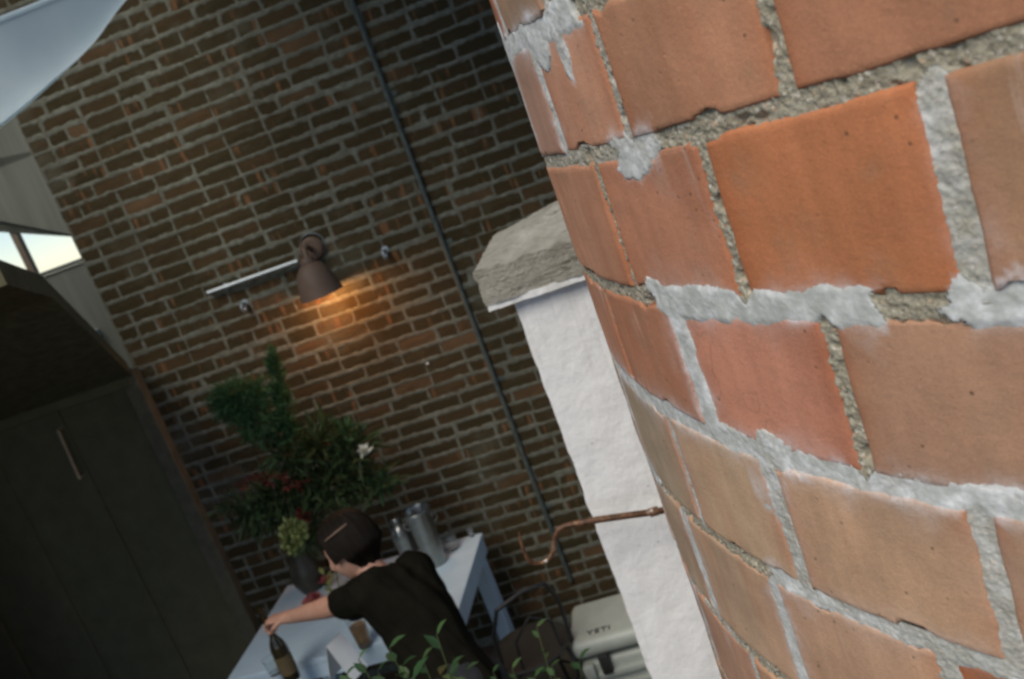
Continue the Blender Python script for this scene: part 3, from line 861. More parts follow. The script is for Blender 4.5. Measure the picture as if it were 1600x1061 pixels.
sail('shade_sail', 'wide pale shade sail added out of view above the table to shade the yard', ([v1, v1.lerp(v2, .5) + Vector((0, .12, -.05)), v2], [v4, v4.lerp(v3, .5) + Vector((0, -.12, -.05)), v3]))

# ------------------------------------------------------------------ white table against the wall
T_RZ = rad(-12.0)
tbr = at_height(753, 832, .75)
ROT_T = Matrix.Rotation(T_RZ, 3, 'Z')
TW, TD = 1.13, .83
tc = tbr + ROT_T @ Vector((-TW / 2, -TD / 2, 0))
table = empty('table', (tc.x, tc.y, 0), T_RZ)
tag(table, 'white painted table set against the dark brick wall', 'table')
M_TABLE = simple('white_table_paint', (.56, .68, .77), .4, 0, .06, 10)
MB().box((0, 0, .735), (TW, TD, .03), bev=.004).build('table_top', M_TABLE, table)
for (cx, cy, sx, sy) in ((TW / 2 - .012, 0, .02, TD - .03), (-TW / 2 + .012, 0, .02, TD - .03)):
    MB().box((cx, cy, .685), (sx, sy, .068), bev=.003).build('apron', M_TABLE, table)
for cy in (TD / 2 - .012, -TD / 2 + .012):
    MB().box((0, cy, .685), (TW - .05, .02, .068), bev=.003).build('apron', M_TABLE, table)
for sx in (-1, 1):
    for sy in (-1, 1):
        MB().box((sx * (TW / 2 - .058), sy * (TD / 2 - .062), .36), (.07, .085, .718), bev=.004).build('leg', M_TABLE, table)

# ---- things on the table
M_BRUSHED = simple('brushed_steel', (.27, .28, .265), .33, .95, .2, 18)
t = NT('clear_glass'); t.set((.92, .96, .97), .04); t.b.inputs['Transmission Weight'].default_value = .95; t.b.inputs['IOR'].default_value = 1.45
M_GLASS = t.m
t = NT('amber_drink'); t.set((.55, .24, .04), .05); t.b.inputs['Transmission Weight'].default_value = .6
M_AMBER = t.m
t = NT('dark_bottle_glass'); t.set((.035, .028, .014), .06); t.b.inputs['Transmission Weight'].default_value = .25
M_BOTTLE = t.m
b0 = at_height(684, 880, .75)
bk_ = empty('ice_bucket', b0)
tag(bk_, 'tall brushed steel ice bucket standing on the white table beside the tumblers', 'bucket')
MB().lathe([(0, .002), (.050, .002), (.052, .01), (.060, .16), (.067, .29), (.070, .30), (.068, .304), (.063, .295), (.056, .16), (.048, .012), (0, .01)], (0, 0, 0), 32).build('pail', M_BRUSHED, bk_, True)
for s_ in (-1, 1):
    MB().tube([(s_ * .064, 0, .25), (s_ * .082, 0, .262), (s_ * .084, 0, .235), (s_ * .064, 0, .215)], .006, 8).build('handle', M_BRUSHED, bk_, True)
b1 = b0 + Vector((-.12, .05, 0))
bt = empty('steel_shaker', b1); tag(bt, 'slim shiny steel shaker behind the ice bucket on the table', 'shaker')
MB().lathe([(0, .001), (.038, .001), (.04, .01), (.048, .17), (.05, .19), (.046, .215), (.03, .245), (.024, .25)], (0, 0, 0), 26).build('cup', M_BRUSHED, bt, True)
MB().lathe([(.026, .25), (.027, .275), (.02, .285), (0, .287)], (0, 0, 0), 22).build('lid', M_BRUSHED, bt, True)
def tumbler(p, r, h, label, fill=None):
    o = empty('tumbler', p); tag(o, label, 'glass', 'glasses on the table')
    MB().lathe([(0, .001), (r * .8, .001), (r * .84, .006), (r, h), (r * .95, h), (r * .78, .014), (0, .012)], (0, 0, 0), 24).build('glass', M_GLASS, o, True)
    if fill: MB().lathe([(0, .014), (r * .76, .016), (r * .90, h * .7), (0, h * .7)], (0, 0, 0), 22).build('drink', fill, o, True)
    return o
tumbler(at_height(708, 858, .75), .04, .085, 'short clear tumbler at the back corner of the table')
tumbler(at_height(688, 862, .75), .038, .09, 'short clear tumbler against the ice bucket')
tumbler(at_height(738, 838, .75), .018, .05, 'tiny clear shot glass at the far corner of the table')
tumbler(at_height(572, 1008, .75), .042, .15, 'tall glass of amber drink beside the white folded card', M_AMBER)
tumbler(at_height(432, 1052, .75), .036, .08, 'short clear tumbler at the near left of the table')
cp = at_height(545, 1052, .75)
cd = empty('folded_card', cp, rad(-35)); tag(cd, 'white folded card standing on the table left of the amber drink', 'card')
M_CARD = simple('white_card', (.78, .80, .80), .6, 0, .05, 10)
MB().prism([(-.07, -.05, 0), (-.067, -.05, 0), (-.002, -.05, .17), (-.004, -.05, .17)], (0, .1, 0)).build('leaf', M_CARD, cd)
MB().prism([(.07, -.05, 0), (.067, -.05, 0), (.002, -.05, .17), (.004, -.05, .17)], (0, .1, 0)).build('leaf', M_CARD, cd)
hand_c = at_depth(424, 968, 3.80)
bo = empty('dark_bottle', (hand_c.x - .035, hand_c.y + .03, .75))
tag(bo, 'dark glass bottle gripped by the person at the table', 'bottle')
hb_ = hand_c.z - .75
MB().lathe([(0, .001), (.034, .001), (.037, .01), (.037, .16), (.03, .19), (.015, .225), (.014, hb_ + .03), (.017, hb_ + .032), (.017, hb_ + .05), (0, hb_ + .05)], (0, 0, 0), 24).build('glass', M_BOTTLE, bo, True)
MB().lathe([(.0375, .04), (.0378, .05), (.0378, .12), (.0375, .13)], (0, 0, 0), 24).build('label', simple('gold_label', (.14, .10, .045)), bo, True)

# ------------------------------------------------------------------ flower arrangement
def leaf_field(clusters, seed):
    """many small folded leaves; cluster = centre, radii, count, leaf length, leaf width, hang"""
    g = random.Random(seed); mb = MB(); rn = []
    for (c, rr, n, L, W, hang) in clusters:
        for i in range(n):
            d = Vector((g.gauss(0, 1), g.gauss(0, 1), g.gauss(0, 1))).normalized() * (g.random() ** .45)
            p = Vector(c) + Vector((d.x * rr[0], d.y * rr[1], d.z * rr[2]))
            ax_ = (Vector((d.x / rr[0], d.y / rr[1], d.z / rr[2])).normalized() * .8 + Vector((g.gauss(0, .6), g.gauss(0, .6), g.gauss(0, .6) + hang))).normalized()
            sd_ = ax_.cross(Vector((g.gauss(0, 1), g.gauss(0, 1), g.gauss(0, 1)))).normalized()
            nn = ax_.cross(sd_)
            l = L * g.choice((.5, .7, 1, 1, 1.3, 1.7)) * g.uniform(.8, 1.2); w = W * g.uniform(.6, 1.3)
            mb.add([p, p + ax_ * l * .5 + sd_ * w + nn * w * .4, p + ax_ * l - nn * l * .12, p + ax_ * l * .5 - sd_ * w + nn * w * .4, p + ax_ * l * .5],
                   [(0, 1, 4), (1, 2, 4), (0, 4, 3), (4, 2, 3)]); rn += [g.random()] * 4
    return mb, rn
def leaf_mat(name, dark, lite, trans=.35):
    t = NT(name)
    c = t.ramp(t.attr('rnd'), [(0, dark), (1, lite)])
    c = t.mix(t.ramp(t.noise(t.coord(), 14, 3), [(.35, 0), (.7, .5)]), c, tuple(x * .6 for x in dark))
    t.set(c, .55, spec=.35)
    tr = t.n('ShaderNodeBsdfTranslucent'); t.l(c, tr.inputs[0])
    mx = t.n('ShaderNodeMixShader'); mx.inputs[0].default_value = trans
    t.l(t.b.outputs[0], mx.inputs[1]); t.l(tr.outputs[0], mx.inputs[2]); t.l(mx.outputs[0], t.out.inputs[0])
    return t.m
def leaves(name, clusters, seed, m, parent):
    org = parent.matrix_world.translation if False else parent.location
    mb, rn = leaf_field([(Vector(c) - org, rr, n, L, W, h) for c, rr, n, L, W, h in clusters], seed)
    o = link(name, mb.mesh(name), m, parent); o['kind'] = 'stuff'
    a = o.data.attributes.new('rnd', 'FLOAT', 'FACE'); a.data.foreach_set('value', rn)
    return o
vp = at_height(492, 912, .75); vp.y -= .05
arr = empty('flower_arrangement', vp)
tag(arr, 'tall loose arrangement of ferns, greenery and red flowers in front of the brick wall', 'flowers')
MB().lathe([(0, .001), (.06, .001), (.085, .06), (.08, .13), (.05, .2), (.055, .23), (.05, .23), (.045, .2), (0, .19)], (0, 0, 0), 26).build('vase', simple('dark_ceramic', (.04, .035, .025), .4), arr, True)
G1 = leaf_mat('fern_green', (.045, .11, .045), (.11, .22, .08))
G2 = leaf_mat('deep_green', (.035, .055, .02), (.085, .13, .045))
G3 = leaf_mat('olive_green', (.04, .055, .016), (.11, .13, .04))
D = 4.38
pt = lambda x, y, dd=D: at_depth(x, y, dd)
leaves('fern_spray', [(pt(372, 628), (.115, .09, .10), 1500, .045, .0035, -.15), (pt(352, 622), (.07, .06, .07), 500, .04, .0035, -.2), (pt(405, 660), (.09, .08, .09), 700, .045, .004, -.3), (pt(400, 610), (.06, .05, .05), 350, .04, .0035, 0)], 1, G1, arr)
leaves('cypress_sprig', [(pt(431, 575), (.022, .022, .075), 420, .03, .004, .9), (pt(440, 620), (.035, .03, .085), 600, .032, .004, .7), (pt(447, 660), (.04, .035, .07), 380, .034, .004, .5), (pt(428, 553), (.012, .012, .035), 90, .026, .0035, 1)], 2, G1, arr)
leaves('foliage', [(pt(450, 705), (.10, .09, .09), 190, .075, .011, 0), (pt(500, 695), (.10, .1, .08), 200, .085, .010, .3), (pt(552, 702), (.09, .08, .07), 150, .08, .010, .3), (pt(520, 755), (.15, .11, .09), 300, .085, .012, -.2),
                   (pt(452, 768), (.14, .10, .08), 250, .08, .011, -.3), (pt(588, 752), (.08, .06, .05), 90, .08, .011, 0), (pt(410, 800), (.11, .09, .08), 160, .075, .011, -.6), (pt(480, 830), (.08, .07, .08), 160, .06, .011, -.4), (pt(365, 790), (.06, .06, .05), 50, .08, .010, -.8)], 3, G2, arr)
leaves('bright_leaf', [(pt(600, 755), (.035, .03, .025), 30, .07, .012, 0), (pt(540, 680), (.06, .05, .05), 60, .07, .009, .4), (pt(452, 685), (.04, .04, .05), 60, .06, .009, .3), (pt(400, 785), (.04, .04, .03), 25, .06, .01, 0), (pt(510, 765), (.03, .03, .03), 20, .06, .011, .2)], 4, G1, arr)
leaves('olive_sprig', [(pt(540, 685), (.05, .05, .07), 70, .06, .006, .4), (pt(480, 700), (.07, .06, .06), 70, .05, .006, .3), (pt(560, 770), (.06, .05, .05), 60, .05, .006, 0)], 5, G3, arr)
stems = MB()
for (x, y) in ((372, 640), (435, 600), (500, 700), (560, 705), (455, 770), (600, 755), (540, 690), (420, 790), (480, 830), (405, 745), (470, 757)):
    q = pt(x, y) - vp; stems.tube([(0, 0, .2), (q.x * .25, q.y * .25, .2 + (q.z - .2) * .45), (q.x * .7, q.y * .7, .2 + (q.z - .2) * .8), q], [.005, .004, .003, .002], 6)
stems.build('stems', simple('stem_green', (.04, .06, .02)), arr)
def petal_ball(n, r, m, name, parent, c, L=.02, W=.012, seed=0):
    mb, rn = leaf_field([(c, (r, r, r), n, L, W, 0)], seed)
    o = link(name, mb.mesh(name), m, parent); a = o.data.attributes.new('rnd', 'FLOAT', 'FACE'); a.data.foreach_set('value', rn); return o
M_REDP = leaf_mat('red_petals', (.11, .018, .011), (.24, .045, .03), .3)
M_PINKP = leaf_mat('pink_petals', (.50, .13, .14), (.72, .30, .29), .3)
M_WHITEP = leaf_mat('white_petals', (.62, .62, .52), (.85, .85, .75), .3)
M_CHARTP = leaf_mat('chartreuse_petals', (.17, .21, .06), (.40, .45, .17), .3)
for i, (x, y) in enumerate(((405, 746), (420, 750), (386, 748), (450, 757), (470, 758), (374, 760), (440, 745))):
    petal_ball(16, .014, M_REDP, 'red_blossom', arr, pt(x, y, 4.26) - vp, .022, .008, 40 + i)
petal_ball(34, .022, M_REDP, 'red_blossom', arr, pt(472, 806, 4.24) - vp, .03, .012, 51)
petal_ball(30, .012, M_WHITEP, 'white_blossom', arr, pt(571, 704, 4.28) - vp, .026, .013, 52)
petal_ball(260, .055, M_CHARTP, 'chartreuse_bloom', arr, pt(458, 833, 4.12) - vp, .026, .012, 53)
petal_ball(70, .028, M_CHARTP, 'chartreuse_bloom', arr, pt(454, 855, 4.12) - vp, .024, .011, 54)
def rose(name, p, r, label, seed):
    o = empty(name, p); tag(o, label, 'flower', 'loose flowers on the table')
    g = random.Random(seed)
    for ring_, (n, rr, tilt) in enumerate(((5, .95, .9), (5, .72, .55), (4, .5, .3), (3, .3, .12))):
        for i in range(n):
            a = 2 * math.pi * (i + ring_ * .4) / n + g.uniform(-.2, .2)
            d = Vector((math.cos(a), math.sin(a), 0)); s2 = Vector((-math.sin(a), math.cos(a), 0)); w = r * rr * .75
            base = Vector((0, 0, r * .35)); mb = MB(); vs = []
            for jj in range(4):
                f = jj / 3; c_ = base + d * r * rr * math.sin(f * 1.2) * (0.5 + tilt * .6) + Vector((0, 0, r * (.15 + .75 * f * (1.25 - tilt * .75))))
                for ii in range(-2, 3):
                    vs.append(c_ + s2 * w * ii / 2 * math.sin(.5 + f * 1.8) * .8 - d * abs(ii) * r * .09)
            mb.add(vs, [(jj * 5 + ii, jj * 5 + ii + 1, (jj + 1) * 5 + ii + 1, (jj + 1) * 5 + ii) for jj in range(3) for ii in range(4)])
            q = link('petal', mb.mesh('petal'), M_PINKP, o, True)
            at_ = q.data.attributes.new('rnd', 'FLOAT', 'FACE'); at_.data.foreach_set('value', [g.random()] * 12)
    MB().lathe([(0, 0), (r * .25, r * .05), (r * .4, r * .3), (r * .3, r * .55), (0, r * .6)], (0, 0, 0), 12).build('calyx', simple('calyx_green', (.05, .09, .03)), o, True)
rose('pink_rose', at_height(494, 950, .75) + Vector((0, 0, .0)), .062, 'full pink rose lying on the table above the reaching arm', 1)
rose('pink_rose', at_height(512, 915, .76), .045, 'smaller dusky pink flower behind the pink rose', 2)
lf = empty('leaf_sprig', at_height(530, 935, .75)); tag(lf, 'curved yellow-green leaf sprig on the table right of the pink rose', 'leaves')
for i in range(7):
    a = .9 + i * .22; r0 = .02 + .012 * i; p = Vector((.05 * math.cos(a * 1.3), .03 * i - .08, .03 + .012 * i))
    L_ = .075; d = Vector((math.cos(a + i), math.sin(a), .5)).normalized(); s2 = d.cross(Vector((0, 0, 1))).normalized()
    mb = MB().add([p, p + d * L_ * .5 + s2 * .014, p + d * L_ + Vector((0, 0, -.01)), p + d * L_ * .5 - s2 * .014, p + d * L_ * .5 + Vector((0, 0, .006))], [(0, 1, 4), (1, 2, 4), (0, 4, 3), (4, 2, 3)])
    q = mb.build('leaf', M_CHARTP, lf); at_ = q.data.attributes.new('rnd', 'FLOAT', 'FACE'); at_.data.foreach_set('value', [.2 + .1 * i] * 4)
MB().tube([(0, -.09, .01), (.02, 0, .05), (.01, .11, .09)], .003, 6).build('stem', M_CHARTP, lf)

# ------------------------------------------------------------------ white cooler on the ground
fl, fr = at_height(889, 1012, .42), at_height(1005, 972, .42)
C_RZ = rad(-9); RC = Matrix.Rotation(C_RZ, 3, 'Z')
CW, CD_, CHT = .64, .36, .42
cc = fl + RC @ Vector((CW / 2, CD_ / 2, 0))
cool = empty('cooler', (cc.x, cc.y, 0), C_RZ)
tag(cool, 'pale grey hard-sided cooler with dark lettering, half hidden behind the white pier', 'cooler')
M_COOL = simple('cooler_plastic', (.36, .385, .345), .45, 0, .06, 20, .1)
M_RUB = simple('black_rubber', (.02, .02, .018), .6)
def rbox(c, size, bev, seg=4):
    bm = bmesh.new(); bmesh.ops.create_cube(bm, size=1); bmesh.ops.scale(bm, vec=size, verts=bm.verts)
    bmesh.ops.bevel(bm, geom=bm.edges[:], offset=bev, segments=seg, affect='EDGES', profile=.5)
    for i, v_ in enumerate(bm.verts): v_.index = i
    mb = MB().add([v_.co + Vector(c) for v_ in bm.verts], [[v_.index for v_ in f.verts] for f in bm.faces]); bm.free(); return mb
lid = rbox((0, 0, CHT - .045), (CW, CD_, .09), .038).build('lid', M_COOL, cool, True)
rbox((0, .004, .155), (CW - .035, CD_ - .03, .31), .03).build('body', M_COOL, cool, True)
for cx in (-.19, .19):
    rbox((cx, -CD_ / 2 + .0, CHT - .125), (.05, .03, .10), .01, 2).build('latch', M_RUB, cool, True)
rbox((0, -CD_ / 2 + .012, .235), (CW - .16, .03, .035), .008, 2).build('grip_rib', M_COOL, cool, True)
rbox((0, -CD_ / 2 + .012, .165), (CW - .16, .03, .035), .008, 2).build('grip_rib', M_COOL, cool, True)
for cx in (-CW / 2 + .05, CW / 2 - .05):
    rbox((cx, -CD_ / 2 + .008, .27), (.055, .045, .075), .012, 2).build('handle_mount', M_COOL, cool, True)
cu = bpy.data.curves.new('lettering', 'FONT'); cu.body = 'YETI'; cu.size = .046; cu.extrude = .002; cu.align_x = 'CENTER'; cu.space_character = 1.12
tmp = bpy.data.objects.new('lettering_tmp', cu); COL.objects.link(tmp)
bpy.context.view_layer.update()
me = bpy.data.meshes.new_from_object(tmp.evaluated_get(bpy.context.evaluated_depsgraph_get()))
bpy.data.objects.remove(tmp)
lt = link('lettering', me, M_RUB, lid); lt.location = (-CW / 2 + .14, -CD_ / 2 + .055, CHT + .0015); lt.scale = (1.15, 1, 1)

# ------------------------------------------------------------------ metal chair near the wall
chp = at_height(828, 1010, .45)
chr_ = empty('metal_chair', (chp.x, chp.y, 0), rad(20))
tag(chr_, 'dark metal chair with a hooped tube back between the table and the cooler', 'chair')
M_TUBE = simple('dull_tube', (.05, .05, .052), .5, .5, .15)
M_SEAT = simple('dark_seat', (.028, .026, .02), .6, 0, .2)
MB().lathe([(0, .455), (.15, .46), (.185, .455), (.19, .445), (.18, .435), (0, .432)], (0, 0, 0), 30).build('seat', M_SEAT, chr_, True)
MB().tube([(-.17, -.06, .02), (-.17, -.09, .45), (-.165, -.13, .66), (-.12, -.17, .78), (0, -.19, .81), (.12, -.17, .78), (.165, -.13, .66), (.17, -.09, .45), (.17, -.06, .02)], .0095, 10).build('back_hoop', M_TUBE, chr_, True)
MB().tube([(-.1, -.14, .46), (-.09, -.16, .6), (0, -.175, .68), (.09, -.16, .6), (.1, -.14, .46)], .007, 8).build('inner_hoop', M_TUBE, chr_, True)
for s_ in (-1, 1):
    MB().tube([(s_ * .12, .11, .44), (s_ * .17, .18, .01)], .0095, 8).build('leg', M_TUBE, chr_, True)
    MB().tube([(s_ * .13, -.1, .44), (s_ * .17, -.2, .01)], .0095, 8).build('leg', M_TUBE, chr_, True)
MB().tube([(.16 * math.cos(a), .16 * math.sin(a), .25) for a in [k * math.pi / 12 for k in range(25)]], .006, 8).build('ring', M_TUBE, chr_, True)

# ------------------------------------------------------------------ leafy shrubs at the bottom of the picture
LEAFV = [(0, 0, 0), (.3, .24, .05), (.62, .2, .06), (1, 0, -.06), (.62, -.2, .06), (.3, -.24, .05), (.3, 0, 0), (.62, 0, .01)]
LEAFF = [(0, 1, 6), (1, 2, 7, 6), (2, 3, 7), (0, 6, 5), (6, 7, 4, 5), (7, 3, 4)]
M_SHRUB = NT('shrub_leaf')
rr_ = M_SHRUB.n('ShaderNodeObjectInfo').outputs['Random']
cc_ = M_SHRUB.ramp(rr_, [(0, (.02, .055, .02)), (.6, (.04, .09, .032)), (1, (.075, .13, .045))])
M_SHRUB.set(cc_, .45, spec=.4); M_SHRUB = M_SHRUB.m
leaf_me = bpy.data.meshes.new('leaf'); leaf_me.from_pydata(LEAFV, [], LEAFF); leaf_me.update(); leaf_me.materials.append(M_SHRUB); leaf_me.shade_smooth()
def shrub(name, label, tips, base, seed, L=.055):
    g = random.Random(seed); b = Vector(base)
    root = empty(name, b); tag(root, label, 'shrub', 'shrubs below the camera')
    for tip in tips:
        q = tip - b
        ctrl = [Vector((0, 0, 0)), Vector((q.x * .3 + g.uniform(-.04, .04), q.y * .3, q.z * .45)), Vector((q.x * .75, q.y * .75, q.z * .8)), q]
        MB().tube(ctrl, [.006, .005, .003, .0015], 6).build('stem', simple('shrub_stem', (.06, .075, .03)) if 'M_STEM' not in globals() else M_STEM, root)
        n = 7
        for i in range(n):
            f = 1 - i * .045
            p = ctrl[2].lerp(ctrl[3], max(0, (f - .7) / .3)) if f > .7 else ctrl[1].lerp(ctrl[2], (f - .4) / .3)
            a = i * 2.4 + g.uniform(-.4, .4)
            d = Vector((math.cos(a), math.sin(a), g.uniform(.1, .9))).normalized()
            o = bpy.data.objects.new('leaf', leaf_me); COL.objects.link(o); o.parent = root
            o.location = p; o.rotation_euler = d.to_track_quat('X', 'Z').to_euler(); s_ = L * g.uniform(.7, 1.25); o.scale = (s_, s_ * g.uniform(.8, 1.2), s_)
M_STEM = simple('shrub_stem', (.06, .075, .03))
b_ = at_depth(640, 1150, 2.35)
shrub('leafy_shrub', 'leafy green shrub tips below the person at the bottom edge', [at_depth(x, y, dd) for x, y, dd in ((608, 1012, 2.3), (682, 992, 2.3), (660, 1030, 2.35), (628, 1040, 2.4), (560, 1030, 2.3), (705, 1040, 2.4), (590, 1050, 2.3), (645, 1060, 2.2), (725, 1052, 2.35), (540, 1055, 2.35))], (b_.x + .1, b_.y, 0), 3)
b2_ = at_depth(860, 1150, 2.6)
shrub('leafy_shrub', 'thin yellow-green shrub shoots left of the cooler at the bottom edge', [at_depth(x, y, dd) for x, y, dd in ((838, 980, 2.7), (905, 1030, 2.6), (800, 1045, 2.6), (862, 1040, 2.5), (770, 1050, 2.6), (835, 1058, 2.6))], (b2_.x, b2_.y, 0), 8, .042)

# ------------------------------------------------------------------ person leaning over the table
def skin_obj(verts, edges, radii, sub=2):
    """limbs as tapering capsules along the given bones (fused later into one surface)"""
    mb = MB()
    R2 = [(r if isinstance(r, tuple) else (r, r)) for r in radii]
    for a, b in edges:
        p, q = Vector(verts[a]), Vector(verts[b]); d = q - p; L = d.length; d.normalize()
        x = d.cross(Vector((0, 0, 1)));
        x = x.normalized() if x.length > .05 else Vector((1, 0, 0))
        y = d.cross(x); vs = []; n = 14; prof = []
        (ra, rb), (rc, rd) = R2[a], R2[b]
        for k in range(6): t_ = -math.pi / 2 + math.pi / 2 * k / 5; prof.append((math.sin(t_) * min(ra, rb), ra * math.cos(t_), rb * math.cos(t_)))
        for k in range(1, 6): prof.append((L * k / 6, ra + (rc - ra) * k / 6, rb + (rd - rb) * k / 6))
        for k in range(6): t_ = math.pi / 2 * k / 5; prof.append((L + math.sin(t_) * min(rc, rd), rc * math.cos(t_), rd * math.cos(t_)))
        for (h, r1, r2) in prof:
            r1 = max(r1, .0004); r2 = max(r2, .0004)
            for k in range(n): an = 2 * math.pi * k / n; vs.append(p + d * h + x * r1 * math.cos(an) + y * r2 * math.sin(an))
        f = [(i * n + k, i * n + (k + 1) % n, (i + 1) * n + (k + 1) % n, (i + 1) * n + k) for i in range(len(prof) - 1) for k in range(n)]
        f += [tuple(range(n))[::-1], tuple((len(prof) - 1) * n + k for k in range(n))]
        mb.add(vs, f)
    return mb
def to_mb(mb): return mb.v, mb.f
def fuse(name, mb, voxel):
    o = link(name, mb.mesh(name))
    md = o.modifiers.new('rm', 'REMESH'); md.mode = 'VOXEL'; md.voxel_size = voxel
    ms = o.modifiers.new('sm', 'SMOOTH'); ms.iterations = 3; ms.factor = .5
    bpy.context.view_layer.update()
    me = bpy.data.meshes.new_from_object(o.evaluated_get(bpy.context.evaluated_depsgraph_get()))
    bpy.data.objects.remove(o)
    bm = bmesh.new(); bm.from_mesh(me); left = set(bm.verts); best = set()      # keep the one continuous outer surface
    while left:
        st = [left.pop()]; isl = set(st)
        while st:
            v0 = st.pop()
            for e in v0.link_edges:
                w = e.other_vert(v0)
                if w in left: left.discard(w); isl.add(w); st.append(w)
        if len(isl) > len(best): best = isl
    bmesh.ops.delete(bm, geom=[v for v in bm.verts if v not in best], context='VERTS')
    bm.to_mesh(me); bm.free(); return me
PB = Vector((-.62, 3.08, 0))
Vv = lambda x, y, z: Vector((x, y, z)) - PB
wd = lambda p: p - PB
LS, RS = wd(at_depth(580, 926, 3.25)), wd(at_depth(648, 893, 3.40))
neckb = wd(at_depth(590, 902, 3.35))
headc = wd(at_depth(548, 856, 3.40))
chest, waist, pelvis = Vv(-.68, 3.25, 1.11), Vv(-.64, 3.14, .97), Vv(-.61, 3.06, .86)
elbL = wd(at_depth(512, 949, 3.50)); wriL = wd(at_depth(462, 962, 3.70)); hanL = wd(hand_c)
elbR, wriR = Vv(-.74, 3.58, 1.05), Vv(-.90, 3.74, .92)
hips = [Vv(-.69, 3.02, .84), Vv(-.53, 3.12, .84)]
knees = [Vv(-.67, 3.03, .46), Vv(-.50, 3.12, .46)]
ank = [Vv(-.68, 2.97, .07), Vv(-.49, 3.05, .07)]
toe = [Vv(-.74, 3.13, .035), Vv(-.55, 3.22, .035)]
verts = [pelvis, waist, chest, neckb, neckb.lerp(headc, .5), headc, LS, elbL, wriL, hanL.lerp(wriL, .45), RS, elbR, wriR, hips[0], knees[0], ank[0], toe[0], hips[1], knees[1], ank[1], toe[1]]
radii = [.12, .105, .115, .06, .05, .06, .058, .044, .030, (.036, .022), .055, .042, .026, .08, .055, .037, .03, .08, .055, .037, .03]
edges = [(0, 1), (1, 2), (2, 3), (3, 4), (4, 5), (2, 6), (6, 7), (7, 8), (8, 9), (2, 10), (10, 11), (11, 12), (0, 13), (13, 14), (14, 15), (15, 16), (0, 17), (17, 18), (18, 19), (19, 20)]
body = MB(); body.add(*to_mb(skin_obj(verts, edges, radii)))
# head: shaped ellipsoid with brow, nose, lips, chin and ears; f = where the face looks
f_ = Vector((-.90, .08, -.40)).normalized(); upv = (headc - neckb).normalized(); u_ = (upv - f_ * upv.dot(f_)).normalized(); l_ = u_.cross(f_).normalized()
hv = []; hf = []; nu_, nv_ = 40, 30
for j in range(nv_ + 1):
    ph = math.pi * j / nv_ - math.pi / 2
    for i in range(nu_):
        a = 2 * math.pi * i / nu_
        x, y, z = math.cos(ph) * math.cos(a), math.cos(ph) * math.sin(a), math.sin(ph)   # x face, y left, z up
        r = 1.0
        px_, py_, pz_ = x * .098, y * .076, z * .118
        if x > 0:
            px_ += .022 * math.exp(-((y / .16) ** 2 + ((z + .12) / .2) ** 2)) * (1 if z < .12 else .4)       # nose
            px_ -= .010 * sum(math.exp(-(((y - s_) / .16) ** 2 + ((z - .08) / .13) ** 2)) for s_ in (-.36, .36))   # eye sockets
            px_ += .007 * math.exp(-((y / .3) ** 2 + ((z + .45) / .09) ** 2))                                 # lips
            px_ += .012 * math.exp(-((y / .4) ** 2 + ((z + .8) / .2) ** 2))                                   # chin
        if z < -.3: py_ *= 1 - .25 * (-.3 - z)
        if abs(y) > .9 and abs(z) < .25: py_ += math.copysign(.012, y) * (1 - abs(z) / .25)
        hv.append(headc + f_ * px_ + l_ * py_ + u_ * pz_)
for j in range(nv_):
    for i in range(nu_):
        hf.append((j * nu_ + i, j * nu_ + (i + 1) % nu_, (j + 1) * nu_ + (i + 1) % nu_, (j + 1) * nu_ + i))
hf.append(tuple(range(nu_))[::-1]); hf.append(tuple(nv_ * nu_ + i for i in range(nu_)))
body.add(hv, hf)
# left hand: palm with five bent fingers round the bottle neck; right hand resting
def hand(mb, wr, pc, grip, side):
    d = (pc - wr).normalized(); up = Vector((0, 0, 1)); s_ = d.cross(up).normalized() * side; n = s_.cross(d) * side
    pv = [wr, wr.lerp(pc, .55), pc]
    mb.add(*to_mb(skin_obj(pv, [(0, 1), (1, 2)], [(.024, .02), (.036, .017), (.038, .015)])))
    for k, (o_, ln_) in enumerate(((-.028, .062), (-.010, .072), (.010, .068), (.027, .052))):
        b0 = pc + s_ * o_ - d * .008
        c1 = b0 + d * ln_ * .45 - n * ln_ * .18 * grip
        c2 = c1 + d * ln_ * .22 * (1 - .4 * grip) - n * ln_ * .42 * grip
        c3 = c2 - d * ln_ * .20 * grip + d * ln_ * .2 * (1 - grip) - n * ln_ * .22 * grip
        mb.add(*to_mb(skin_obj([b0, c1, c2, c3], [(0, 1), (1, 2), (2, 3)], [.0095, .009, .0085, .0075], 1)))
    b0 = wr.lerp(pc, .45) - s_ * .03
    c1 = b0 - s_ * .025 + d * .025 - n * .012; c2 = c1 + d * .03 - n * .018 + s_ * .006; c3 = c2 + d * .018 - n * .006 + s_ * .012
    mb.add(*to_mb(skin_obj([b0, c1, c2, c3], [(0, 1), (1, 2), (2, 3)], [.011, .010, .0095, .008], 1)))
hand(body, wriL, hanL, 1.0, 1)
hand(body, wriR, wriR + Vector((-.05, .05, -.035)), .35, -1)
pr = empty('person', PB)
tag(pr, 'dark haired person in a black t-shirt leaning over the table and gripping a bottle', 'person')
t = NT('skin'); v = t.coord()
c = t.ramp(t.noise(v, 18, 4), [(.3, (.47, .24, .165)), (.7, (.58, .33, .24))])
t.set(c, .5); t.b.inputs['Subsurface Weight'].default_value = .08; t.b.inputs['Subsurface Radius'].default_value = (.02, .008, .004)
bo_ = link('body', fuse('body', body, .005), t.m, pr, True)
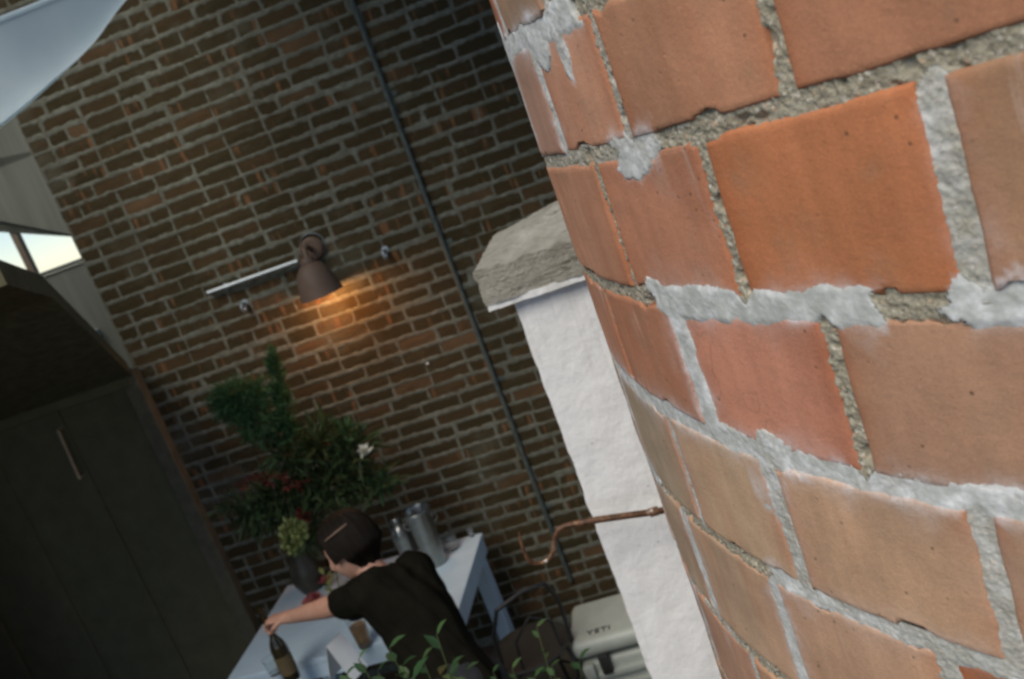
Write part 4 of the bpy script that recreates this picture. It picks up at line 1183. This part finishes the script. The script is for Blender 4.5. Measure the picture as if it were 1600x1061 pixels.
# shirt
M_BLACK = simple('black_jersey', (.0085, .008, .0055), .95, 0, .25, 14, .2, spec=.05)
sv = [pelvis, waist, chest, neckb.lerp(chest, .35), LS, LS.lerp(elbL, .56), RS, RS.lerp(elbR, .6)]
sr = [.155, .135, .145, .085, .083, .066, .083, .066]
sh_ = MB(); sh_.add(*to_mb(skin_obj(sv, [(0, 1), (1, 2), (2, 3), (2, 4), (4, 5), (2, 6), (6, 7)], sr)))
# broaden the back between the shoulders
sh_.add(*to_mb(skin_obj([LS.lerp(RS, .08), LS.lerp(RS, .5) + Vector((0, -.03, -.03)), LS.lerp(RS, .92)], [(0, 1), (1, 2)], [.08, .095, .08])))
me = fuse('shirt', sh_, .006)
co_ = np.empty(len(me.vertices) * 3); me.vertices.foreach_get('co', co_); co_ = co_.reshape(-1, 3)
no_ = np.empty(len(me.vertices) * 3); me.vertices.foreach_get('normal', no_); no_ = no_.reshape(-1, 3)
co_ = co_ + no_ * ((fbm((co_[:, 0] + co_[:, 1]) * 14, co_[:, 2] * 9 + co_[:, 0] * 12, 90, 2) - .5) * .030)[:, None]
me.vertices.foreach_set('co', co_.ravel()); me.update()
link('shirt', me, M_BLACK, pr, True)
tr_ = MB()
tr_.add(*to_mb(skin_obj([pelvis + Vector((0, 0, .02)), hips[0], knees[0], ank[0] + Vector((0, 0, .04)), hips[1], knees[1], ank[1] + Vector((0, 0, .04))], [(0, 1), (1, 2), (2, 3), (0, 4), (4, 5), (5, 6)], [.145, .10, .075, .06, .10, .075, .06])))
link('trousers', fuse('trousers', tr_, .008), simple('dark_trousers', (.016, .017, .02), .9), pr, True)
for k in range(2):
    d = (toe[k] - ank[k]); d.z = 0
    MB().add(*to_mb(skin_obj([ank[k] + Vector((0, 0, -.02)), ank[k].lerp(toe[k], .5) + Vector((0, 0, -.012)), toe[k] + d.normalized() * .03], [(0, 1), (1, 2)], [(.045, .04), (.045, .035), (.04, .03)]))).build('shoe', M_BLACK, pr, True)
# hair: chin-length bob, strands combed from the parting
hv = []; hf = []; nu_, nv_ = 72, 48
for j in range(nv_ + 1):
    ph = math.pi * j / nv_ - math.pi / 2
    for i in range(nu_):
        a = 2 * math.pi * i / nu_
        x, y, z = math.cos(ph) * math.cos(a), math.cos(ph) * math.sin(a), math.sin(ph)
        face = (x > .52 and z < .52) or (x > .12 and z < -.22)
        st_ = (float(vnoise(np.array(a * 22), np.array(z * 2.5), 5)) - .5) * .005 + (float(vnoise(np.array(a * 5), np.array(z * 1.5), 6)) - .5) * .010
        px_, py_, pz_ = x * (.122 + st_), y * (.108 + st_), z * (.138 + st_)
        k_ = min(1, max(0, (-.30 - z) / .35)); k_ = k_ * k_ * (3 - 2 * k_); px_, py_ = px_ * (1 - .35 * k_), py_ * (1 - .35 * k_)
        if face: px_, py_, pz_ = x * .07, y * .06, z * .09
        pz_ -= .008 * math.exp(-(y / .08) ** 2) * (1 if z > 0 else 0)
        hv.append(headc + f_ * (px_ - .012) + l_ * py_ + u_ * (pz_ + .008))
for j in range(nv_):
    for i in range(nu_):
        hf.append((j * nu_ + i, j * nu_ + (i + 1) % nu_, (j + 1) * nu_ + (i + 1) % nu_, (j + 1) * nu_ + i))
t = NT('dark_hair')
sn = t.noise(t.attr('strand', 'Vector'), 2.2, 4, .7)
t.set(t.ramp(sn, [(.3, (.004, .0028, .0016)), (.62, (.010, .0065, .0038)), (.75, (.026, .016, .009))]), .6, spec=.15)
t.bump(sn, .8, .006)
ho = MB().add(hv, hf).build('hair', t.m, pr, True)
at_ = ho.data.attributes.new('strand', 'FLOAT_VECTOR', 'POINT')
at_.data.foreach_set('vector', [q for j in range(nv_ + 1) for i in range(nu_) for q in (math.cos(2 * math.pi * i / nu_) * 14, math.sin(2 * math.pi * i / nu_) * 14, j / nv_ * 2.2)])
pa, pb_ = wd(at_depth(507, 846, 3.33)), wd(at_depth(546, 815, 3.33))
def on_hair(p):                       # drop the line onto the hair, towards the head's middle
    cam0 = Vector((0, 0, CAM_H)) - PB
    d = (p - cam0).normalized(); oc = cam0 - headc; R_ = .129
    b = oc.dot(d); c_ = oc.dot(oc) - R_ * R_; q = b * b - c_
    return cam0 + d * (-b - math.sqrt(q)) if q > 0 else headc + (p - headc).normalized() * R_
MB().tube([on_hair(pa.lerp(pb_, k / 6)) for k in range(7)], [.0015, .0025, .0035, .004, .004, .0035, .002], 8).build('hair_parting', simple('scalp', (.20, .125, .085), .7), ho, True)
